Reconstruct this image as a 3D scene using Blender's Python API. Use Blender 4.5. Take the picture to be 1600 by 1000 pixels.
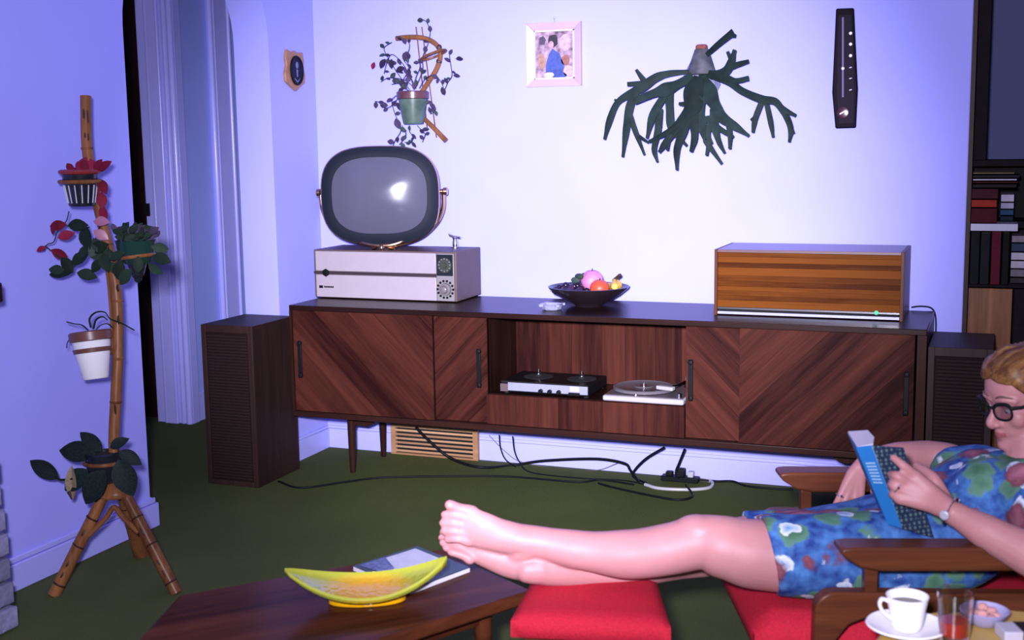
import bpy, bmesh, math, random
from mathutils import Vector, Matrix
random.seed(7)
for _o in list(bpy.data.objects): bpy.data.objects.remove(_o)
SC = bpy.context.scene
COL = SC.collection
# ---------------------------------------------------------------- camera
F_PX = 1937.74
CAM = Vector((2.6937, -4.6193, 1.3001))
RT = Vector((0.93076451, 0.36530978, -0.01503993))
UP = Vector((-0.03783733, 0.13715638, 0.98982648))
FW = Vector((-0.36365612, 0.92072629, -0.14148263))
cam_data = bpy.data.cameras.new('camera')
cam_data.sensor_width = 36.0
cam_data.lens = 36.0 * F_PX / 1600.0
cam_data.clip_start = 0.05
cam_data.dof.use_dof = True
cam_data.dof.focus_distance = 4.2
cam_data.dof.aperture_fstop = 5.0
cam = bpy.data.objects.new('camera', cam_data)
COL.objects.link(cam)
M = Matrix.Identity(4)
for i in range(3):
    M[i][0], M[i][1], M[i][2], M[i][3] = RT[i], UP[i], -FW[i], CAM[i]
cam.matrix_world = M
SC.camera = cam
# ---------------------------------------------------------------- light
w = bpy.data.worlds.new('room_ambient'); SC.world = w
w.use_nodes = True
w.node_tree.nodes['Background'].inputs[0].default_value = (0.50, 0.46, 1.0, 1)
w.node_tree.nodes['Background'].inputs[1].default_value = 0.20
# the photographer's flash: a reflector bulb just above and left of the lens
fl = bpy.data.lights.new('camera_flash', 'SPOT')
fl.energy = 2150
fl.color = (0.82, 0.80, 1.0)
fl.spot_size = math.radians(40.5)
fl.spot_blend = 1.0
fl.shadow_soft_size = 0.06
flo = bpy.data.objects.new('camera_flash', fl); COL.objects.link(flo)
flo.location = CAM - RT * 0.10 + UP * 0.13
flo.rotation_euler = (Vector((1.0, 0.0, 0.90)) - flo.location).to_track_quat('-Z', 'Y').to_euler()
# the same bulb's spill outside the reflector beam
sp = bpy.data.lights.new('flash_spill', 'SPOT')
sp.energy = 530; sp.color = fl.color; sp.spot_size = math.radians(120); sp.spot_blend = 1.0; sp.shadow_soft_size = 0.06
spo = bpy.data.objects.new('flash_spill', sp); COL.objects.link(spo)
spo.location = flo.location; spo.rotation_euler = flo.rotation_euler
vs = SC.view_settings
vs.view_transform = 'Standard'; vs.look = 'None'; vs.exposure = 0.0; vs.gamma = 1.0
vs.use_curve_mapping = False

# ---------------------------------------------------------------- geometry helpers
def at(X, Y, **k):
    """real-world point seen at photo pixel (X, Y) on the plane x=, y=, z= or at depth d="""
    d = FW + RT * ((X - 800.0) / F_PX) - UP * ((Y - 500.0) / F_PX)
    (a, val), = k.items()
    t = val if a == 'd' else (val - CAM['xyz'.index(a)]) / d['xyz'.index(a)]
    return CAM + d * t
E = Vector((-0.9309, -0.3653, 0)).normalized()      # the way the reader's feet point
N = Vector((-0.3653, 0.9309, 0)).normalized()       # away from the viewer
Z = Vector((0, 0, 1))
def frame_of(t, hint=None):
    t = t.normalized()
    h = hint if hint is not None else (Z if abs(t.z) < 0.9 else Vector((1, 0, 0)))
    a = h - t * h.dot(t)
    if a.length < 1e-6: a = Vector((1, 0, 0)) - t * t.x
    a.normalize()
    return a, t.cross(a)
class MB:
    def __init__(s): s.v = []; s.f = []; s.mi = []
    def add(s, vs, fs, m=0):
        o = len(s.v); s.v += [Vector(p) for p in vs]
        s.f += [[i + o for i in q] for q in fs]; s.mi += [m] * len(fs); return s
    def box(s, x0, x1, y0, y1, z0, z1, m=0):
        v = [(x, y, z) for x in (x0, x1) for y in (y0, y1) for z in (z0, z1)]
        return s.add(v, [(0, 1, 3, 2), (4, 6, 7, 5), (0, 4, 5, 1), (2, 3, 7, 6), (0, 2, 6, 4), (1, 5, 7, 3)], m)
    def obox(s, c, a, b, cc, m=0):
        c = Vector(c)
        v = [c + a * i + b * j + cc * k for i in (-1, 1) for j in (-1, 1) for k in (-1, 1)]
        return s.add(v, [(0, 1, 3, 2), (4, 6, 7, 5), (0, 4, 5, 1), (2, 3, 7, 6), (0, 2, 6, 4), (1, 5, 7, 3)], m)
    def hexa(s, p, m=0):
        """eight corners: bottom ring 0-3, top ring 4-7"""
        return s.add(p, [(3, 2, 1, 0), (4, 5, 6, 7), (0, 1, 5, 4), (1, 2, 6, 5), (2, 3, 7, 6), (3, 0, 4, 7)], m)
    def prism(s, poly, off, m=0):
        """poly: 3D outline, extruded by vector off"""
        n = len(poly); poly = [Vector(p) for p in poly]
        v = poly + [p + off for p in poly]
        f = [list(range(n))[::-1], list(range(n, 2 * n))] + [(i, (i + 1) % n, n + (i + 1) % n, n + i) for i in range(n)]
        return s.add(v, f, m)
    def tube(s, pts, r, n=8, hint=None, caps=True, closed=False, m=0):
        """r: radius, list of radii, or list of (along hint, across) pairs"""
        pts = [Vector(p) for p in pts]; k = len(pts)
        rs = r if isinstance(r, (list, tuple)) else [r] * k
        v = []; f = []; pa = None
        for i, p in enumerate(pts):
            if closed: t = pts[(i + 1) % k] - pts[i - 1]
            else: t = pts[min(i + 1, k - 1)] - pts[max(i - 1, 0)]
            a, b = frame_of(t, hint if hint is not None else pa)
            pa = a
            ra, rb = rs[i] if isinstance(rs[i], (list, tuple)) else (rs[i], rs[i])
            for j in range(n):
                th = 2 * math.pi * j / n
                v.append(p + a * (ra * math.cos(th)) + b * (rb * math.sin(th)))
        for i in range(k if closed else k - 1):
            for j in range(n):
                a0 = i * n + j; a1 = i * n + (j + 1) % n
                b0 = ((i + 1) % k) * n + j; b1 = ((i + 1) % k) * n + (j + 1) % n
                f.append((a0, a1, b1, b0))
        if caps and not closed:
            f.append(list(range(n))[::-1]); f.append(list(range((k - 1) * n, k * n)))
        return s.add(v, f, m)
    def limb(s, pts, r, n=14, hint=None):
        """tube with rounded ends, resampled along a smooth curve"""
        pts, rs = smooth_path(pts, r)
        def pr(x): return x if isinstance(x, tuple) else (x, x)
        t0 = (pts[0] - pts[1]).normalized(); t1 = (pts[-1] - pts[-2]).normalized()
        r0 = pr(rs[0]); r1 = pr(rs[-1]); P = []; R = []
        for q in (0.97, 0.8, 0.5):
            c = math.sqrt(1 - q * q); P.append(pts[0] + t0 * (min(r0) * q)); R.append((r0[0] * c, r0[1] * c))
        P += pts; R += [pr(x) for x in rs]
        for q in (0.5, 0.8, 0.97):
            c = math.sqrt(1 - q * q); P.append(pts[-1] + t1 * (min(r1) * q)); R.append((r1[0] * c, r1[1] * c))
        return s.tube(P, R, n, hint)
    def lathe(s, c, prof, n=24, ax=Z, m=0, hint=None):
        """prof: (radius, height) pairs about axis ax through c"""
        c = Vector(c); a, b = frame_of(ax, hint); ax = ax.normalized(); v = []; f = []
        for (r, h) in prof:
            for j in range(n):
                th = 2 * math.pi * j / n
                v.append(c + ax * h + (a * math.cos(th) + b * math.sin(th)) * max(r, 1e-5))
        for i in range(len(prof) - 1):
            for j in range(n):
                f.append((i * n + j, i * n + (j + 1) % n, (i + 1) * n + (j + 1) % n, (i + 1) * n + j))
        f.append(list(range(n))[::-1]); f.append(list(range((len(prof) - 1) * n, len(prof) * n)))
        return s.add(v, f, m)
    def ball(s, c, r, n=12, m=0, A=None):
        """ellipsoid; r a number or three radii along axes A"""
        c = Vector(c); rr = r if isinstance(r, (tuple, list)) else (r, r, r)
        A = A or (Vector((1, 0, 0)), Vector((0, 1, 0)), Z)
        k = max(4, n * 2 // 3); v = []; f = []
        for i in range(1, k):
            ph = math.pi * i / k
            for j in range(n):
                th = 2 * math.pi * j / n
                v.append(c + A[0] * (rr[0] * math.sin(ph) * math.cos(th)) + A[1] * (rr[1] * math.sin(ph) * math.sin(th)) + A[2] * (rr[2] * math.cos(ph)))
        v += [c + A[2] * rr[2], c - A[2] * rr[2]]; t = len(v) - 2
        for i in range(k - 2):
            for j in range(n):
                f.append((i * n + j, (i + 1) * n + j, (i + 1) * n + (j + 1) % n, i * n + (j + 1) % n))
        for j in range(n):
            f.append((t, j, (j + 1) % n)); f.append((t + 1, (k - 2) * n + (j + 1) % n, (k - 2) * n + j))
        return s.add(v, f, m)
def smooth_path(pts, r, per=5):
    pts = [Vector(p) for p in pts]
    rs = list(r) if isinstance(r, (list, tuple)) and not isinstance(r, tuple) else [r] * len(pts)
    if len(pts) < 3: return pts, rs
    P = [pts[0] * 2 - pts[1]] + pts + [pts[-1] * 2 - pts[-2]]
    op = []; orr = []
    for i in range(len(pts) - 1):
        a, b, c, d = P[i:i + 4]
        for q in range(per):
            t = q / per
            op.append(0.5 * (2 * b + (c - a) * t + (2 * a - 5 * b + 4 * c - d) * t * t + (3 * b - a - 3 * c + d) * t ** 3))
            u = t * t * (3 - 2 * t)
            if isinstance(rs[i], tuple): orr.append(tuple(x + (y - x) * u for x, y in zip(rs[i], rs[i + 1])))
            else: orr.append(rs[i] + (rs[i + 1] - rs[i]) * u)
    op.append(pts[-1]); orr.append(rs[-1])
    return op, orr
def curve(pts, per=6): return smooth_path(pts, 0.0, per)[0]
WM = {}
def place(o, parent=None, M=None):
    COL.objects.link(o); M = M or Matrix.Identity(4)
    if parent is not None:
        o.parent = parent; o.matrix_parent_inverse = WM[parent.name].inverted()
    o.matrix_basis = M; WM[o.name] = M.copy()
    return o
def obj(name, mb, mat, parent=None, bevel=0, smooth=35, segs=2, solid=0, subd=0, weld=False):
    """one mesh object whose origin is the middle of its underside"""
    xs = [p.x for p in mb.v]; ys = [p.y for p in mb.v]; zs = [p.z for p in mb.v]
    c = Vector(((min(xs) + max(xs)) / 2, (min(ys) + max(ys)) / 2, min(zs)))
    me = bpy.data.meshes.new(name)
    me.from_pydata([p - c for p in mb.v], [], mb.f)
    for m in (mat if isinstance(mat, (list, tuple)) else [mat]): me.materials.append(m)
    if any(mb.mi): me.polygons.foreach_set('material_index', mb.mi)
    bm = bmesh.new(); bm.from_mesh(me)
    if weld: bmesh.ops.remove_doubles(bm, verts=bm.verts, dist=1e-5)
    bmesh.ops.recalc_face_normals(bm, faces=bm.faces); bm.to_mesh(me); bm.free()
    if smooth:
        me.polygons.foreach_set('use_smooth', [True] * len(me.polygons))
        me.set_sharp_from_angle(angle=math.radians(smooth))
    o = bpy.data.objects.new(name, me)
    place(o, parent, Matrix.Translation(c))
    if solid:
        q = o.modifiers.new('thickness', 'SOLIDIFY'); q.thickness = solid; q.offset = 0
    if subd:
        q = o.modifiers.new('subdiv', 'SUBSURF'); q.levels = subd; q.render_levels = subd
    if bevel:
        q = o.modifiers.new('bevel', 'BEVEL'); q.width = bevel; q.segments = segs; q.limit_method = 'ANGLE'
    return o
def tag(o, label, cat=None, group=None, kind=None):
    if label: o['label'] = label
    if cat: o['category'] = cat
    if group: o['group'] = group
    if kind: o['kind'] = kind
    return o
def thing(name, label, cat, loc, group=None):
    o = bpy.data.objects.new(name, None); o.empty_display_size = 0.05
    place(o, None, Matrix.Translation(Vector(loc)))
    return tag(o, label, cat, group)
def inst(name, me, parent, M):
    o = bpy.data.objects.new(name, me); return place(o, parent, M)
def mesh_of(name, mb, mat, smooth=35):
    me = bpy.data.meshes.new(name); me.from_pydata(mb.v, [], mb.f)
    for m in (mat if isinstance(mat, (list, tuple)) else [mat]): me.materials.append(m)
    if any(mb.mi): me.polygons.foreach_set('material_index', mb.mi)
    bm = bmesh.new(); bm.from_mesh(me); bmesh.ops.recalc_face_normals(bm, faces=bm.faces); bm.to_mesh(me); bm.free()
    if smooth:
        me.polygons.foreach_set('use_smooth', [True] * len(me.polygons))
        me.set_sharp_from_angle(angle=math.radians(smooth))
    return me
def basis(o, x, y, z, sx=1, sy=1, sz=1):
    m = Matrix.Identity(4)
    for i in range(3): m[i][0] = x[i] * sx; m[i][1] = y[i] * sy; m[i][2] = z[i] * sz; m[i][3] = o[i]
    return m

# ---------------------------------------------------------------- materials
def new_mat(name):
    m = bpy.data.materials.new(name); m.use_nodes = True
    nt = m.node_tree; b = nt.nodes['Principled BSDF']
    return m, nt, b
def c4(c): return (c[0], c[1], c[2], 1)
def plain(name, col, rough=0.5, metal=0.0, var=0.0, scale=30, bump=0.0, spec=0.5, coat=0.0, rnd=0.0, trans=0.0, sss=0.0, ior=1.45):
    m, nt, b = new_mat(name)
    b.inputs['Roughness'].default_value = rough; b.inputs['Metallic'].default_value = metal
    b.inputs['Specular IOR Level'].default_value = spec; b.inputs['Coat Weight'].default_value = coat
    b.inputs['Transmission Weight'].default_value = trans; b.inputs['IOR'].default_value = ior
    b.inputs['Base Color'].default_value = c4(col)
    if sss:
        b.inputs['Subsurface Weight'].default_value = sss; b.inputs['Subsurface Radius'].default_value = (0.02, 0.008, 0.005)
        b.inputs['Subsurface Scale'].default_value = 0.4
    if var or bump or rnd:
        tc = nt.nodes.new('ShaderNodeTexCoord'); nz = nt.nodes.new('ShaderNodeTexNoise')
        nz.inputs['Scale'].default_value = scale; nz.inputs['Detail'].default_value = 4
        nt.links.new(tc.outputs['Object'], nz.inputs['Vector'])
        mr = nt.nodes.new('ShaderNodeMapRange'); mr.inputs[1].default_value = 0.3; mr.inputs[2].default_value = 0.7
        mr.inputs[3].default_value = 1 - var; mr.inputs[4].default_value = 1 + var
        nt.links.new(nz.outputs['Fac'], mr.inputs[0]); fac = mr.outputs[0]
        if rnd:
            oi = nt.nodes.new('ShaderNodeObjectInfo'); r2 = nt.nodes.new('ShaderNodeMapRange')
            r2.inputs[3].default_value = 1 - rnd; r2.inputs[4].default_value = 1 + rnd
            nt.links.new(oi.outputs['Random'], r2.inputs[0])
            mu = nt.nodes.new('ShaderNodeMath'); mu.operation = 'MULTIPLY'
            nt.links.new(fac, mu.inputs[0]); nt.links.new(r2.outputs[0], mu.inputs[1]); fac = mu.outputs[0]
        vm = nt.nodes.new('ShaderNodeVectorMath'); vm.operation = 'SCALE'
        vm.inputs[0].default_value = col; nt.links.new(fac, vm.inputs['Scale'])
        nt.links.new(vm.outputs[0], b.inputs['Base Color'])
        if bump:
            bp = nt.nodes.new('ShaderNodeBump'); bp.inputs['Strength'].default_value = bump; bp.inputs['Distance'].default_value = 0.01
            nt.links.new(nz.outputs['Fac'], bp.inputs['Height']); nt.links.new(bp.outputs[0], b.inputs['Normal'])
    return m
def wood(name, dark, light, direction=(1, 0, 0), rough=0.4, grain=14.0, rnd=0.5, spec=0.2, ior=1.45):
    """streaky grain running along direction (in world axes; objects are unrotated)"""
    m, nt, b = new_mat(name)
    b.inputs['Roughness'].default_value = rough; b.inputs['Specular IOR Level'].default_value = spec; b.inputs['IOR'].default_value = ior
    tc = nt.nodes.new('ShaderNodeTexCoord'); oi = nt.nodes.new('ShaderNodeObjectInfo')
    d = Vector(direction).normalized(); a, c = frame_of(d)
    comb = nt.nodes.new('ShaderNodeCombineXYZ')
    for i, (ax, sc) in enumerate(((d, grain * 0.07), (a, grain), (c, grain))):
        dp = nt.nodes.new('ShaderNodeVectorMath'); dp.operation = 'DOT_PRODUCT'
        nt.links.new(tc.outputs['Object'], dp.inputs[0]); dp.inputs[1].default_value = ax * sc
        nt.links.new(dp.outputs['Value'], comb.inputs[i])
    of = nt.nodes.new('ShaderNodeVectorMath'); of.operation = 'ADD'
    sc = nt.nodes.new('ShaderNodeMath'); sc.operation = 'MULTIPLY'; sc.inputs[1].default_value = 37.0
    nt.links.new(oi.outputs['Random'], sc.inputs[0]); nt.links.new(comb.outputs[0], of.inputs[0]); nt.links.new(sc.outputs[0], of.inputs[1])
    nz = nt.nodes.new('ShaderNodeTexNoise'); nz.inputs['Scale'].default_value = 1.0; nz.inputs['Detail'].default_value = 6
    nz.inputs['Roughness'].default_value = 0.65; nz.inputs['Distortion'].default_value = 0.6
    nt.links.new(of.outputs[0], nz.inputs['Vector'])
    n2 = nt.nodes.new('ShaderNodeTexNoise'); n2.inputs['Scale'].default_value = 5.0; n2.inputs['Detail'].default_value = 3
    nt.links.new(of.outputs[0], n2.inputs['Vector'])
    ad = nt.nodes.new('ShaderNodeMath'); ad.operation = 'MULTIPLY_ADD'; ad.inputs[1].default_value = 0.35
    nt.links.new(n2.outputs['Fac'], ad.inputs[0]); nt.links.new(nz.outputs['Fac'], ad.inputs[2])
    r2 = nt.nodes.new('ShaderNodeMath'); r2.operation = 'MULTIPLY_ADD'; r2.inputs[1].default_value = rnd; r2.inputs[2].default_value = -0.5 * rnd - 0.17
    nt.links.new(oi.outputs['Random'], r2.inputs[0])
    sm = nt.nodes.new('ShaderNodeMath'); sm.operation = 'ADD'
    nt.links.new(ad.outputs[0], sm.inputs[0]); nt.links.new(r2.outputs[0], sm.inputs[1])
    rp = nt.nodes.new('ShaderNodeValToRGB')
    rp.color_ramp.elements[0].position = 0.30; rp.color_ramp.elements[0].color = c4(dark)
    rp.color_ramp.elements[1].position = 0.72; rp.color_ramp.elements[1].color = c4(light)
    nt.links.new(sm.outputs[0], rp.inputs[0]); nt.links.new(rp.outputs[0], b.inputs['Base Color'])
    bp = nt.nodes.new('ShaderNodeBump'); bp.inputs['Strength'].default_value = 0.08; bp.inputs['Distance'].default_value = 0.004
    nt.links.new(ad.outputs[0], bp.inputs['Height']); nt.links.new(bp.outputs[0], b.inputs['Normal'])
    return m
MT = {}
MT['wall'] = plain('wall_paint', (0.385, 0.385, 0.92), 0.75, var=0.03, scale=3, bump=0.02, spec=0.2)
MT['trim'] = plain('gloss_trim_paint', (0.42, 0.42, 0.90), 0.22, var=0.02, scale=8)
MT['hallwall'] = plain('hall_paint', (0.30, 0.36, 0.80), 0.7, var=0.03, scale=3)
MT['ceil'] = plain('ceiling_paint', (0.6, 0.6, 0.8), 0.8, var=0.02)
MT['carpet'] = None
MT['walnut'] = wood('carcass_walnut', (0.012, 0.0045, 0.0035), (0.030, 0.011, 0.008), (1, 0, 0), 0.32)
MT['walnut_v'] = wood('upright_walnut', (0.013, 0.005, 0.004), (0.034, 0.012, 0.009), (0, 0, 1), 0.4, spec=0.1)
RW = ((0.018, 0.0044, 0.0042), (0.080, 0.022, 0.014))
MT['ros_dn'] = wood('rosewood_falling', *RW, (1, 0, -1), 0.5, 13, 0.20, spec=0.05)
MT['ros_up'] = wood('rosewood_rising', *RW, (1, 0, 1), 0.5, 13, 0.20, spec=0.05)
MT['ros_v'] = wood('rosewood_upright', *RW, (0, 0, 1), 0.5, 13, 0.20, spec=0.05)
MT['teak'] = wood('teak_level', (0.055, 0.012, 0.0015), (0.150, 0.042, 0.005), (1, 0, 0), 0.5, 18, 0.40, spec=0.05)
MT['teak_frame'] = wood('teak_frame', (0.065, 0.017, 0.004), (0.105, 0.032, 0.008), (0, 0, 1), 0.42, 18, 0.1)
MT['speaker'] = wood('speaker_veneer', (0.020, 0.010, 0.009), (0.040, 0.019, 0.016), (0, 0, 1), 0.5)
MT['grille'] = plain('speaker_cloth', (0.015, 0.0085, 0.0085), 0.9, spec=0.05, var=0.2, scale=120)
MT['grille_slat'] = plain('speaker_slat', (0.024, 0.0135, 0.0125), 0.8, spec=0.08)
MT['tabletop'] = wood('coffee_table_wood', (0.026, 0.007, 0.003), (0.090, 0.026, 0.011), (0.66, 0.75, 0), 0.2, 12, 0.1, spec=0.5, ior=1.10)
MT['chairwood'] = wood('armchair_wood', (0.045, 0.0125, 0.006), (0.115, 0.034, 0.014), tuple(E), 0.35, 16, 0.15)
MT['cane'] = wood('bamboo', (0.095, 0.034, 0.013), (0.26, 0.105, 0.038), (0.1, 0, 1), 0.35, 22, 0.2)
MT['cane_dark'] = plain('bamboo_scorch', (0.035, 0.012, 0.006), 0.5)
MT['black'] = plain('black_plastic', (0.006, 0.006, 0.007), 0.5, spec=0.15)
MT['void'] = plain('dark_matte', (0.004, 0.004, 0.004), 0.9)
MT['chrome'] = plain('chrome', (0.75, 0.74, 0.76), 0.18, 1.0)
MT['brass'] = plain('brass', (0.70, 0.45, 0.28), 0.22, 1.0)
MT['alu'] = plain('brushed_aluminium', (0.34, 0.34, 0.46), 0.35, 0.25, var=0.05)
MT['cream'] = plain('cream_enamel', (0.36, 0.31, 0.34), 0.3, var=0.02)
MT['tan'] = plain('tan_enamel', (0.115, 0.080, 0.078), 0.45, spec=0.15, var=0.04)
MT['mask'] = plain('grey_tube_mask', (0.011, 0.014, 0.024), 0.6, spec=0.15)
MT['screen'] = plain('picture_tube_glass', (0.085, 0.083, 0.122), 0.17, spec=0.7)
MT['white'] = plain('white_china', (0.80, 0.78, 0.80), 0.12)
MT['offwhite'] = plain('white_plastic', (0.40, 0.38, 0.40), 0.3)
MT['ltwood'] = wood('vent_oak', (0.30, 0.16, 0.08), (0.48, 0.28, 0.15), (1, 0, 0), 0.5)
MT['red'] = None
MT['glass'] = plain('clear_glass', (0.95, 0.95, 0.97), 0.03, trans=1.0, ior=1.45)
MT['lens'] = plain('spectacle_lens', (0.97, 0.95, 0.93), 0.02, trans=1.0, ior=1.05)
MT['leaf'] = plain('dark_green_leaf', (0.012, 0.024, 0.015), 0.6, spec=0.10, var=0.35, scale=25, rnd=0.35)
MT['leaf2'] = plain('mid_green_leaf', (0.030, 0.050, 0.040), 0.6, spec=0.12, var=0.3, scale=25, rnd=0.3)
MT['leafpurple'] = plain('purple_leaf', (0.042, 0.028, 0.062), 0.6, spec=0.12, var=0.3, scale=30, rnd=0.45)
MT['leafred'] = plain('crimson_leaf', (0.16, 0.010, 0.030), 0.6, spec=0.12, var=0.3, rnd=0.3)
MT['leafpink'] = plain('pink_leaf', (0.33, 0.13, 0.20), 0.4, var=0.2)
MT['fern'] = plain('staghorn_frond', (0.011, 0.021, 0.020), 0.6, spec=0.12, var=0.4, scale=18, bump=0.1, rnd=0.25)
MT['soil'] = plain('potting_soil', (0.018, 0.011, 0.008), 0.95, var=0.5, scale=90, bump=0.5)
MT['clay'] = plain('terracotta', (0.16, 0.055, 0.035), 0.6, var=0.2)
MT['greenpot'] = plain('green_glaze', (0.065, 0.105, 0.080), 0.35, var=0.35, scale=22)
MT['plum'] = plain('plum_glaze', (0.095, 0.040, 0.050), 0.3, var=0.2)
MT['darkpot'] = plain('black_glaze', (0.012, 0.013, 0.020), 0.22)
MT['gold'] = plain('gilt_wood', (0.34, 0.165, 0.065), 0.4, var=0.15)
MT['pinkframe'] = plain('pink_frame_paint', (0.50, 0.36, 0.60), 0.35, var=0.04)
MT['skin'] = None
def clear_sheet():
    m, nt, b = new_mat('spectacle_lens_clear')
    tr = nt.nodes.new('ShaderNodeBsdfTransparent'); tr.inputs[0].default_value = (0.86, 0.84, 0.84, 1)
    gl_ = nt.nodes.new('ShaderNodeBsdfGlossy'); gl_.inputs['Roughness'].default_value = 0.03
    mx = nt.nodes.new('ShaderNodeMixShader'); mx.inputs[0].default_value = 0.06
    nt.links.new(tr.outputs[0], mx.inputs[1]); nt.links.new(gl_.outputs[0], mx.inputs[2])
    nt.links.new(mx.outputs[0], nt.nodes['Material Output'].inputs['Surface'])
    return m
MT['lens'] = clear_sheet()
def carpet():
    m, nt, b = new_mat('green_carpet')
    tc = nt.nodes.new('ShaderNodeTexCoord')
    n1 = nt.nodes.new('ShaderNodeTexNoise'); n1.inputs['Scale'].default_value = 260; n1.inputs['Detail'].default_value = 3
    n2 = nt.nodes.new('ShaderNodeTexNoise'); n2.inputs['Scale'].default_value = 2.2; n2.inputs['Detail'].default_value = 4
    for n in (n1, n2): nt.links.new(tc.outputs['Object'], n.inputs['Vector'])
    mx = nt.nodes.new('ShaderNodeMath'); mx.operation = 'MULTIPLY_ADD'; mx.inputs[1].default_value = 0.6
    nt.links.new(n2.outputs['Fac'], mx.inputs[0]); nt.links.new(n1.outputs['Fac'], mx.inputs[2])
    rp = nt.nodes.new('ShaderNodeValToRGB')
    rp.color_ramp.elements[0].position = 0.4; rp.color_ramp.elements[0].color = (0.046, 0.057, 0.017, 1)
    rp.color_ramp.elements[1].position = 1.0; rp.color_ramp.elements[1].color = (0.098, 0.116, 0.036, 1)
    nt.links.new(mx.outputs[0], rp.inputs[0]); nt.links.new(rp.outputs[0], b.inputs['Base Color'])
    b.inputs['Roughness'].default_value = 0.95; b.inputs['Specular IOR Level'].default_value = 0.1
    bp = nt.nodes.new('ShaderNodeBump'); bp.inputs['Strength'].default_value = 0.5; bp.inputs['Distance'].default_value = 0.008
    nt.links.new(n1.outputs['Fac'], bp.inputs['Height']); nt.links.new(bp.outputs[0], b.inputs['Normal'])
    return m
MT['carpet'] = carpet()
def weave(name, col, scale=420):
    m, nt, b = new_mat(name)
    tc = nt.nodes.new('ShaderNodeTexCoord')
    ck = nt.nodes.new('ShaderNodeTexNoise'); ck.inputs['Scale'].default_value = scale * 0.5; ck.inputs['Detail'].default_value = 1
    nt.links.new(tc.outputs['Object'], ck.inputs['Vector'])
    rp = nt.nodes.new('ShaderNodeValToRGB')
    rp.color_ramp.elements[0].position = 0.3; rp.color_ramp.elements[0].color = c4([x * 0.84 for x in col])
    rp.color_ramp.elements[1].position = 0.7; rp.color_ramp.elements[1].color = c4([x * 1.08 for x in col])
    nt.links.new(ck.outputs['Fac'], rp.inputs[0]); nt.links.new(rp.outputs[0], b.inputs['Base Color'])
    b.inputs['Roughness'].default_value = 0.85; b.inputs['Specular IOR Level'].default_value = 0.15
    bp = nt.nodes.new('ShaderNodeBump'); bp.inputs['Strength'].default_value = 0.35; bp.inputs['Distance'].default_value = 0.003
    nt.links.new(ck.outputs['Fac'], bp.inputs['Height']); nt.links.new(bp.outputs[0], b.inputs['Normal'])
    return m
MT['red'] = weave('red_wool', (0.42, 0.013, 0.030))
MT['skin'] = plain('skin', (0.36, 0.158, 0.160), 0.5, var=0.06, scale=14, sss=0.12, spec=0.35)
MT['lip'] = plain('lips', (0.26, 0.07, 0.075), 0.4)
MT['nail'] = plain('toe_nails', (0.42, 0.22, 0.21), 0.25)
def floral():
    """blue cloth printed with white, green and wine-red blossoms"""
    m, nt, b = new_mat('floral_print')
    L = nt.links.new
    tc = nt.nodes.new('ShaderNodeTexCoord')
    wz = nt.nodes.new('ShaderNodeTexNoise'); wz.inputs['Scale'].default_value = 28; wz.inputs['Detail'].default_value = 3
    L(tc.outputs['Object'], wz.inputs['Vector'])
    sub = nt.nodes.new('ShaderNodeVectorMath'); sub.operation = 'MULTIPLY_ADD'
    L(wz.outputs['Color'], sub.inputs[0]); sub.inputs[1].default_value = (0.045, 0.045, 0.045); L(tc.outputs['Object'], sub.inputs[2])
    base = nt.nodes.new('ShaderNodeTexNoise'); base.inputs['Scale'].default_value = 32; base.inputs['Detail'].default_value = 5
    L(tc.outputs['Object'], base.inputs['Vector'])
    rp = nt.nodes.new('ShaderNodeValToRGB'); e = rp.color_ramp.elements
    e[0].position = 0.35; e[0].color = (0.010, 0.030, 0.16, 1); e[1].position = 0.68; e[1].color = (0.06, 0.17, 0.40, 1)
    L(base.outputs['Fac'], rp.inputs[0]); col = rp.outputs[0]
    def layer(scale, off, size, inner, outer, thr, col):
        mp = nt.nodes.new('ShaderNodeVectorMath'); mp.operation = 'ADD'; mp.inputs[1].default_value = off; L(sub.outputs[0], mp.inputs[0])
        vo = nt.nodes.new('ShaderNodeTexVoronoi'); vo.inputs['Scale'].default_value = scale; vo.inputs['Randomness'].default_value = 0.9
        L(mp.outputs[0], vo.inputs['Vector'])
        cr = nt.nodes.new('ShaderNodeValToRGB'); q = cr.color_ramp.elements
        q[0].position = 0.0; q[0].color = c4(inner); q[1].position = size; q[1].color = c4(outer)
        L(vo.outputs['Distance'], cr.inputs[0])
        ms = nt.nodes.new('ShaderNodeMapRange'); ms.inputs[1].default_value = size; ms.inputs[2].default_value = size * 0.82
        L(vo.outputs['Distance'], ms.inputs[0])
        sp = nt.nodes.new('ShaderNodeSeparateColor'); L(vo.outputs['Color'], sp.inputs[0])
        gt = nt.nodes.new('ShaderNodeMath'); gt.operation = 'LESS_THAN'; gt.inputs[1].default_value = thr; L(sp.outputs[0], gt.inputs[0])
        mu = nt.nodes.new('ShaderNodeMath'); mu.operation = 'MULTIPLY'; L(ms.outputs[0], mu.inputs[0]); L(gt.outputs[0], mu.inputs[1])
        mi = nt.nodes.new('ShaderNodeMix'); mi.data_type = 'RGBA'
        L(mu.outputs[0], mi.inputs[0]); L(col, mi.inputs[6]); L(cr.outputs[0], mi.inputs[7])
        return mi.outputs[2]
    col = layer(15, (0.2, 0.4, 0.1), 0.50, (0.020, 0.075, 0.025), (0.09, 0.20, 0.14), 0.80, col)
    col = layer(19, (1.3, 0.1, 0.7), 0.36, (0.08, 0.20, 0.42), (0.60, 0.62, 0.66), 0.55, col)
    col = layer(11, (0.6, 1.7, 0.33), 0.47, (0.40, 0.15, 0.20), (0.085, 0.012, 0.022), 0.62, col)
    L(col, b.inputs['Base Color'])
    b.inputs['Roughness'].default_value = 0.75; b.inputs['Specular IOR Level'].default_value = 0.2
    return m
MT['floral'] = floral()

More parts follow.
